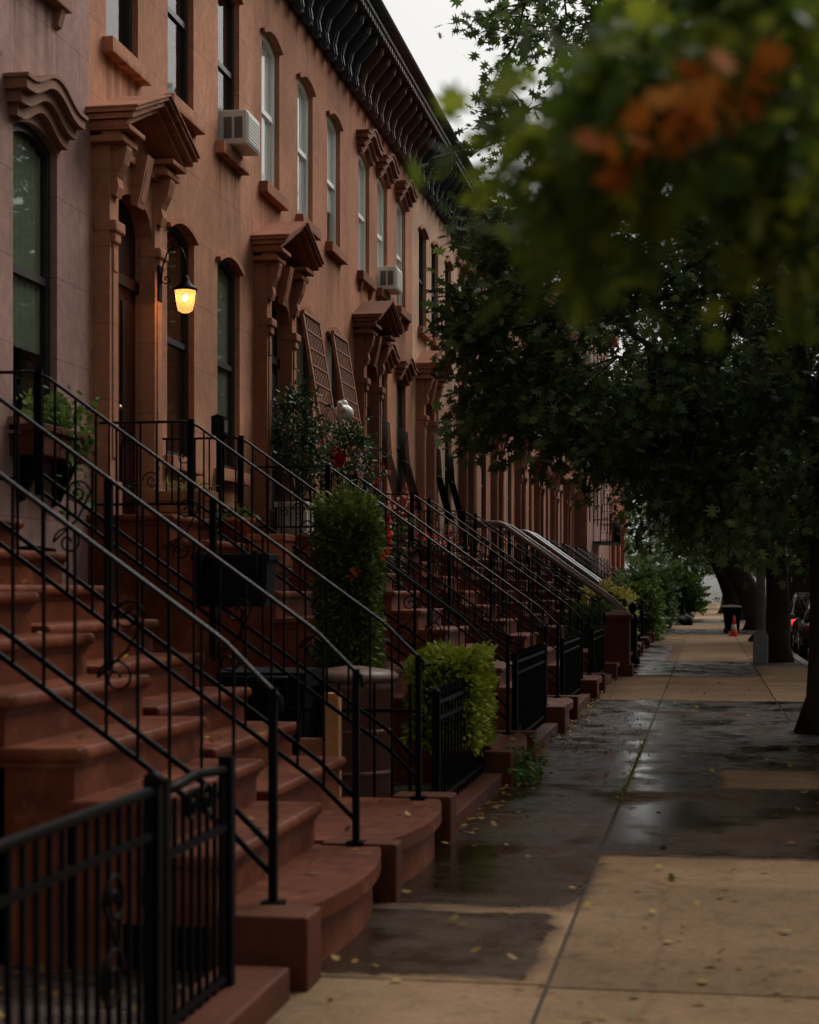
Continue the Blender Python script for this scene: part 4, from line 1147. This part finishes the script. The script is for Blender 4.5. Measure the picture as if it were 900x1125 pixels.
# fountain of pale grass-like leaves at the far yards
t = thing('grassy_bush', 'pale green arching bush spilling over the far pavement', 'bush', (-1.35, 92, 0))
n = 1500; a = rng.random(n) * 6.283; rr = rng.random(n)
P = np.stack([np.cos(a) * rr * 1.1, np.sin(a) * rr * 1.5, .4 + 2.2 * rng.random(n) * (1 - .4 * rr)], 1)
leaves('foliage', P, .6 * (.5 + .7 * rng.random(n)), SH_SPRAY, M['leaf_bright'], t, np.stack([np.cos(a), np.sin(a), .6 + 0 * a], 1) * .8, .6)
# weeds
t = thing('weed_tuft', 'small leafy weed by the rounded stone step', 'weed', (-1.50, 14.02, 0))
P = np.abs(rng.normal(size=(320, 3))) * np.array([.09, .17, .14]) * rng.choice([-1, 1], (320, 3)) ; P[:, 2] = np.abs(P[:, 2]) + .03
leaves('foliage', P, .06, SH_LEAF, M['leaf_bright'], t, None, .8)
b = MB()
for k in range(8): b.tube([(0, 0, 0), (rnd.uniform(-.1, .1), rnd.uniform(-.15, .15), .25)], .004, 4)
b.build('stem', M['stem'], t)
n = 260; yy = 13.0 + 5.5 * rng.random(n); P = np.stack([-.635 + .02 * rng.normal(size=n), yy, np.full(n, .0)], 1)
kind(leaves('joint_moss', P, .05, SH_BLADE, M['leaf_lime'], None, np.array([[0, 0, .7]]), .8), 'stuff')
# fallen leaves
n = 420
P = np.stack([rng.uniform(-1.72, 1.1, n), 5 + 34 * rng.random(n) ** 1.3, np.full(n, .012)], 1)
n2 = 520; P2 = np.stack([-1.66 + np.abs(rng.normal(size=n2)) * .13, rng.uniform(10.9, 31, n2), np.full(n2, .012)], 1)
P = np.concatenate([P, P2]); P[:, 2] += rng.random(len(P)) * .012
fl = leaves('fallen_leaves', P, .05 * (.6 + .8 * rng.random(len(P))), SH_OAK, M['leaf_fallen'], None, np.stack([rng.normal(size=len(P)), rng.normal(size=len(P)), np.full(len(P), .35)], 1) * 2, .12, .05)
kind(fl, 'stuff')
n = 900; P = np.stack([rng.uniform(-1.7, -.7, n), rng.uniform(16.5, 25, n), np.full(n, .008)], 1)
kind(leaves('leaf_litter', P, .03, SH_LEAF, M['soil'], None, None, .25), 'stuff')
n = 240; P = np.stack([rng.uniform(-3.4, -1.85, n), rng.uniform(3.2, 6.6, n), np.full(n, .03)], 1)
kind(leaves('yard_leaves', P, .05, SH_OAK, M['leaf_fallen'], None, None, .2), 'stuff')

# leaves blown onto the treads
P = []
for (yc, dx, dz) in ((7.7, 0, 0), (9.7, .30, .04), (DOORY[2], 0, 0), (DOORY[3], 0, 0)):
    for _ in range(26):
        i = rnd.choice([0, 0, 0, 1, 2, 3, 4, 5, 6]); x = 3.555 - .31 * i - (dx if i else 0)
        P.append((FX + x - rnd.uniform(.03, .26 if i else .5), yc + rnd.uniform(-.78, .78), .28 + .2178 * i + (dz if i else 0) + .008))
kind(leaves('step_leaves', np.array(P), .05, SH_OAK, M['leaf_fallen'], None, np.stack([rng.normal(size=len(P)), rng.normal(size=len(P)), np.full(len(P), .35)], 1) * 2, .12, .05), 'stuff')

# ------------------------------------------------------------------ street trees
treeA = tree('oak_tree', 'large dark pin oak with drooping branches, trunk at right edge', (1.32, 19.7, 0), [
    (1.9, 1.6, 7.2, 3.0, 4.8, 3.2, 330), (-.1, -.4, 4.6, 1.9, 2.2, 1.3, 120), (3.6, .2, 5.0, 2.4, 3.0, 2.2, 160), (-.4, -.2, 3.0, 1.6, 2.4, .75, 60), (1.2, 0, 3.4, 1.6, 2.2, .9, 70),
    (-2.4, -1.0, 3.9, 1.0, 1.6, .55, 30), (-3.2, -1.2, 5.5, .65, 1.2, .22, 10), (-2.4, -.6, 5.4, 1.0, 1.4, .5, 30),
    (-3.3, -.8, 4.6, .8, 1.4, .45, 26), (-3.0, -.6, 3.8, .9, 1.5, .4, 26), (-2.0, -.2, 3.5, .9, 1.6, .3, 26),
    (-2.6, .0, 8.05, 1.2, 1.4, .16, 18), (-1.8, .3, 8.2, 1.1, 1.6, .35, 26), (-3.3, -.8, 6.7, .5, .9, .10, 5), (-1.7, .2, 6.7, 1.0, 1.2, .35, 22)],
    3.9, .24, limbs=40, nspray=5, nleaf=13)
treeB = tree('oak_tree', 'street tree with thick dark trunk beside the grey lamp post', (1.56, 39, 0), [
    (-.2, -1.5, 7.4, 4.8, 6.6, 3.6, 400), (-1.8, -.5, 4.4, 1.8, 2.4, .9, 70), (.8, 0, 3.9, 2.4, 3, 1.0, 90)],
    3.6, .30, limbs=34, nspray=5, nleaf=11, leafsize=.17, spray=.8, mat=M['leaf_dark'], twigs=False)
C0 = [(0, 0, 7.4, 4.6, 5, 3.8, 220), (-2, 0, 4.4, 2.2, 3, 1.0, 50)]
treeC = tree('oak_tree', 'leaning street tree behind the orange traffic cone', (2.2, 70, 0), C0, 4.2, .55, lean=(-2.1, .6), limbs=24, nspray=5, nleaf=9, leafsize=.24, spray=1.0, mat=M['leaf_dark'], shape=SH_SPRAY, twigs=False)
for (x, y, rz, lab) in ((2.1, 54, 3.3, 'street tree added behind the thick dark trunk to close the canopy overhead'), (1.8, 92, 1.0, 'dark street tree far down the pavement beyond the leaning tree'), (1.6, 118, 2.1, 'dark street tree far down the pavement beyond the leaning tree'), (2.0, 150, 4.0, 'dark street tree far down the pavement beyond the leaning tree'), (-1.0, 172, 5.0, 'tree closing the view at the far end of the street'), (5.0, 190, 1.5, 'tree closing the view at the far end of the street'), (10.5, 150, 3.1, 'unseen tree across the road, added to block sky light and reflections'), (11.5, 120, 2.7, 'unseen tree across the road, added to block sky light and reflections')):  # the one behind the thick trunk is added to keep sky off wet paving
    o = copy_tree(treeC); o.location = (x, y, 0); o.rotation_euler = (0, 0, rz); o['label'] = lab; o['group'] = 'street trees along the kerb'
C = np.stack([rng.uniform(-45, 60, 420), rng.uniform(215, 250, 420), rng.uniform(1.0, 15, 420)], 1)
C2 = np.stack([rng.uniform(-30, 2.0, 160), rng.uniform(140, 215, 160), rng.uniform(1, 12, 160)], 1); C2 = C2[C2[:, 0] < -2.6]
P, A, tw = sprays(np.concatenate([C, C2]), np.array([0, 230, 0]), 5, 2.4, 9, .4)
kind(leaves('far_wood', P, .95 * (.6 + .8 * rng.random(len(P))), SH_SPRAY, M['leaf_dark'], None, A, .8), 'stuff')
for (y, rz, sc) in ((-8, 5, 1.3), (3, 2.5, 1.25), (13, 1.2, 1.35), (23, 3.4, 1.3), (34, 0, 1.5), (47, 2, 1.9), (60, 4, 2.0), (74, 1, 1.9), (90, 3, 2.0)):  # out of view, added to block low sky light and window reflections
    o = copy_tree(treeC); o.location = (12.2 + 4 * (sc > 1.6), y, 0); o.rotation_euler = (0, 0, rz); o.scale = (sc, sc, sc); o['label'] = 'unseen tree across the road, added to block sky light and reflections'; o['group'] = 'street trees along the kerb'
# tree whose branches hang close to the lens
nt_ = thing('maple_tree', 'blurred close tree branch with green and orange leaves, upper right', 'tree', (1.75, 4.4, 0))
mb = MB(); top = make_trunk(mb, 3.4, .2); mb.build('trunk', M['bark'], nt_)
mb = MB(); ends = [(-1.95, -1.7, 2.2), (-1.75, -1.9, 2.4), (-1.5, -.4, 3.0), (-1.4, .9, 3.2), (-1.5, -1.4, 2.4), (-1.3, 1.8, 3.4)]
for k, e in enumerate(ends): mb.tube(limb_path(top - Vector((0, 0, .2 + .22 * k)), e, .42, 6), [.06, .05, .04, .03, .022, .014, .006], 7)
mb.build('limbs', M['bark'], nt_)
C = blob_points([(-1.97, -1.6, 2.31, .06, .3, .06, 8), (-1.84, -1.7, 2.32, .09, .4, .08, 12), (-1.70, -1.7, 2.42, .14, .4, .10, 18), (-1.62, -1.0, 2.70, .26, .5, .18, 22), (-1.57, -1.6, 2.30, .10, .3, .09, 10), (-1.45, .3, 3.10, .42, .7, .33, 26), (-1.4, 1.6, 3.40, .45, .8, .42, 30), (-1.93, -1.9, 2.11, .015, .05, .01, 2)])
P, A, tw = sprays(C, np.array([-1.2, -.5, 3.4]), 5, .14, 6, .03, .3)
C = blob_points([(-1.2, -2.2, 6.6, 4.2, 4.2, 1.7, 24), (3.4, 2.2, 6.6, 2.4, 4.0, 1.8, 26)])  # high canopy out of view, added to darken the foreground
P2, A2, tw = sprays(C, np.array([0, 0, 4.0]), 4, .6, 12, .08, .2)
for c in C[::8]: pass
sz = np.concatenate([.058 * (.7 + .6 * rng.random(len(P))), .14 * (.7 + .6 * rng.random(len(P2)))])
leaves('crown', np.concatenate([P, P2]), sz, SH_OAK, M['leaf_near'], nt_, np.concatenate([A, A2]), .6)  # near leaves together with the added canopy
mb = MB()
for c in C[::8]: mb.tube(limb_path(top, c, .2), [.09, .07, .055, .04, .03, .02, .008], 6)
mb.build('added_canopy_limbs', M['bark'], nt_)
t_ = rng.random((54, 1)); P = np.array([[-1.905, -2.05, 2.16]]) * (1 - t_) + np.array([[-1.70, -2.05, 2.30]]) * t_ + rng.normal(size=(54, 3)) * np.array([.02, .07, .016])
leaves('autumn_leaves', P, .056, SH_OAK, M['leaf_orange'], nt_, None, .9)

# ------------------------------------------------------------------ street furniture, cars
t = thing('lamp_post', 'pale grey lamp post with square base box beside the dark trunk', 'lamp post', (1.20, 38.3, 0))
b = MB(); b.box(-.16, .16, -.16, .16, -.02, .62, .03); b.prism([(-.15, .62), (.15, .62), (.105, .72), (-.105, .72)], -.11, .11, 'y'); b.build('base', M['pole_grey'], t)
b = MB(); b.tube([(0, 0, .7), (0, 0, 4), (0, 0, 8.2)], [.105, .085, .055], 8); b.build('pole', M['pole_grey'], t)
b = MB(); b.tube([(0, 0, 8.1), (.7, 0, 8.7), (2.0, 0, 8.8)], [.04, .035, .03], 8); b.box(1.8, 2.5, -.13, .13, 8.72, 8.86, .03); b.build('lamp_arm', M['pole_grey'], t)
t = thing('traffic_cone', 'orange traffic cone with a white band on the far pavement', 'cone', (.98, 60, .002))
b = MB(); b.box(-.18, .18, -.18, .18, 0, .035, .01); b.lathe([(.13, .035), (.10, .22)], seg=18); b.lathe([(.072, .40), (.03, .70), (.012, .71)], seg=18); b.build('body', M['cone'], t)
b = MB(); b.lathe([(.10, .221), (.073, .399)], seg=18); b.build('band', M['cone_white'], t)
t = thing('rubbish_bag', 'shiny black rubbish bag by the yards on the far pavement', 'bag', (-.92, 78, 0))
b = MB(); bm = bmesh.new(); bmesh.ops.create_icosphere(bm, subdivisions=4, radius=.42)
for v in bm.verts: v.co *= 1 + .16 * math.sin(v.co.x * 9 + 2 * v.co.z) * math.cos(v.co.y * 11 + 1) + .05 * math.sin(v.co.x * 31) * math.sin(v.co.z * 27); v.co.z = max(-.2, v.co.z * .6) + .2; v.co.y *= 1.3
b.bm(bm, True); b.lathe([(.05, .42), (.03, .48), (.08, .56), (.04, .6)], seg=8); b.build('bag', M['black_plastic'], t)

t = thing('traffic_light', 'traffic light showing red far down the street', 'traffic light', (4.25, 122, -.13))
b = MB(); b.tube([(0, 0, 0), (0, 0, 4.2)], [.11, .07], 8); b.tube([(0, 0, 4.0), (-1.2, 0, 4.06)], .04, 6); b.build('pole', M['pole_grey'], t)
b = MB(); b.box(-1.36, -1.0, -.14, .14, 2.95, 4.0, .02); b.build('signal_head', M['signal_body'], t)
for k, mt in enumerate(('signal_red', 'signal_body', 'signal_body')):
    b = MB(); b.tube([(-1.18, -.15, 3.80 - .32 * k), (-1.18, -.19, 3.80 - .32 * k)], .13, 14); b.build('lamp', M[mt], t)

def car(label, loc, paint, h=1.48, lit=False):
    t = thing('parked_car', label, 'car', loc, 0, 'cars parked along the kerb')
    W = .90
    prof = [(-2.25, .35), (-2.28, .62), (-2.22, .86), (-1.7, .94), (-1.35, .97), (.95, .98), (2.0, .88), (2.2, .7), (2.22, .36), (1.75, .26), (-1.8, .26)]
    cab = [(-1.95, .93), (-1.55, h - .08), (-1.1, h), (.1, h), (.5, h - .06), (1.25, .96)]
    def loft(sections):
        bm = bmesh.new(); rings = []
        for (y, ring) in sections: rings.append([bm.verts.new((y, p[0], p[1])) for p in ring])
        n = len(rings[0])
        for a, c in zip(rings, rings[1:]):
            for i in range(n): bm.faces.new((a[i], a[(i + 1) % n], c[(i + 1) % n], c[i]))
        bm.faces.new(rings[0][::-1]); bm.faces.new(rings[-1]); return bm
    cy = sum(p[0] for p in prof) / len(prof)
    def sc(p, k, z): return [((q[0] - cy) * k + cy, .6 + (q[1] - .6) * z) for q in p]
    b = MB(); b.bm(loft([(-W, sc(prof, .95, .8)), (-W + .08, sc(prof, .985, .95)), (-W + .2, prof), (W - .2, prof), (W - .08, sc(prof, .985, .95)), (W, sc(prof, .95, .8))]), True); b.build('body', paint, t)
    def sc2(p, k, dz): return [((q[0] + .3) * k - .3, q[1] + dz * (q[1] - .93)) for q in p]
    b = MB(); b.bm(loft([(-W + .10, [(q[0], .93) for q in cab]), (-W + .28, sc2(cab, .95, -.06)), (-W + .36, cab), (W - .36, cab), (W - .28, sc2(cab, .95, -.06)), (W - .10, [(q[0], .93) for q in cab])]), True)
    b.build('cabin', M['car_glass'], t)
    b = MB(); b.box(-W + .36, W - .36, -1.2, .15, h - .005, h + .02, .01)
    for s in (-1, 1):
        for (ya, za, yb, zb) in ((-1.95, .95, -1.2, h), (.15, h, 1.25, .97), (-.45, .97, -.42, h - .02)): b.tube([(s * (W - .14), ya, za), (s * (W - .30), yb, zb)], .035, 6)
    b.build('roof', paint, t)
    for s in (-1, 1):
        for y in (-1.4, 1.35):
            w = MB(); w.tube([(s * (W - .2), y, .32), (s * (W + .01), y, .32)], .32, 20); wo = w.build('wheel', M['rubber'], t)
            w = MB(); w.tube([(s * (W + .0), y, .32), (s * (W + .018), y, .32)], .20, 14); w.build('rim', M['chrome'], wo)
        l = MB(); l.box(s * .62 - .16, s * .62 + .16, -2.27, -2.14, .70, .86, .02); l.build('tail_light', M['tail'] if lit else M['tail_off'], t)
        m_ = MB(); m_.box(s * (W + .08) - .09, s * (W + .08) + .09, .75, .85, .95, 1.08, .03); m_.build('wing_mirror', paint, t)
    l = MB(); l.box(-.26, .26, -2.30, -2.26, .50, .62, .005); l.build('number_plate', M['plastic_white'], t)
    l = MB(); l.box(-.85, .85, -2.33, -2.15, .32, .48, .03); l.build('bumper', M['black_plastic'], t)
    return t
car('dark parked car just right of the thick trunk', (3.26, 46, -.13), M['car_black'])
car('silver parked car with red tail lights beyond the dark car', (3.28, 53.5, -.13), M['car_silver'], 1.62, True)
car('dark parked car glimpsed between the leaning trunk and lamp post', (3.25, 84, -.13), M['car_black'], 1.5, True)

# ------------------------------------------------------------------ sky, light, camera
w = bpy.data.worlds.new('World'); scn.world = w; w.use_nodes = True
nt = w.node_tree; nt.nodes.clear()
SUN_EL, SUN_AZ = 42, 30      # azimuth clockwise from +Y (street direction)
sky = nt.nodes.new('ShaderNodeTexSky'); sky.sky_type = 'NISHITA'; sky.sun_disc = False
sky.sun_elevation = R(SUN_EL); sky.sun_rotation = R(SUN_AZ); sky.air_density = 1.0; sky.dust_density = 4.0; sky.ozone_density = 1.0
hs = nt.nodes.new('ShaderNodeHueSaturation'); hs.inputs['Saturation'].default_value = .03; nt.links.new(sky.outputs[0], hs.inputs['Color'])
tc = nt.nodes.new('ShaderNodeTexCoord')
cl = nt.nodes.new('ShaderNodeTexNoise'); cl.inputs['Scale'].default_value = 2.2; cl.inputs['Detail'].default_value = 5; nt.links.new(tc.outputs['Generated'], cl.inputs[0])
cm = ramp(nt, cl.outputs['Fac'], [(.3, (.87, .86, .83)), (.7, (1.1, 1.085, 1.05))])
col = mix(nt, 1, hs.outputs[0], cm, 'MULTIPLY')
bg = nt.nodes.new('ShaderNodeBackground'); bg.inputs[1].default_value = .088
nt.links.new(col, bg.inputs[0]); wo = nt.nodes.new('ShaderNodeOutputWorld'); nt.links.new(bg.outputs[0], wo.inputs[0])
sd = bpy.data.lights.new('sun', 'SUN'); sd.energy = 1.3; sd.angle = R(40); sd.color = (1, .94, .86)
so = bpy.data.objects.new('sun', sd); COL.objects.link(so)
az, el = R(SUN_AZ), R(SUN_EL)
d = Vector((math.sin(az) * math.cos(el), math.cos(az) * math.cos(el), math.sin(el)))
so.rotation_euler = d.to_track_quat('Z', 'Y').to_euler(); so.location = d * 40

cd = bpy.data.cameras.new('camera'); co = bpy.data.objects.new('camera', cd); COL.objects.link(co)
co.location = (0, 0, EYE); co.rotation_euler = (R(90), 0, math.atan(325 / 1875))
cd.sensor_fit = 'HORIZONTAL'; cd.sensor_width = 24; cd.lens = 50; cd.shift_y = 85.5 / 900
cd.clip_start = .05; cd.clip_end = 3000
cd.dof.use_dof = True; cd.dof.focus_distance = 24; cd.dof.aperture_fstop = 2.5
scn.camera = co
scn.view_settings.view_transform = 'Standard'; scn.view_settings.look = 'None'; scn.view_settings.gamma = 1
scn.view_settings.exposure = .55
scn.render.engine = 'CYCLES'
try:
    scn.cycles.max_bounces = 6; scn.cycles.transparent_max_bounces = 8; scn.cycles.use_denoising = True
    scn.cycles.sample_clamp_indirect = 6; scn.cycles.caustics_reflective = False
except Exception: pass
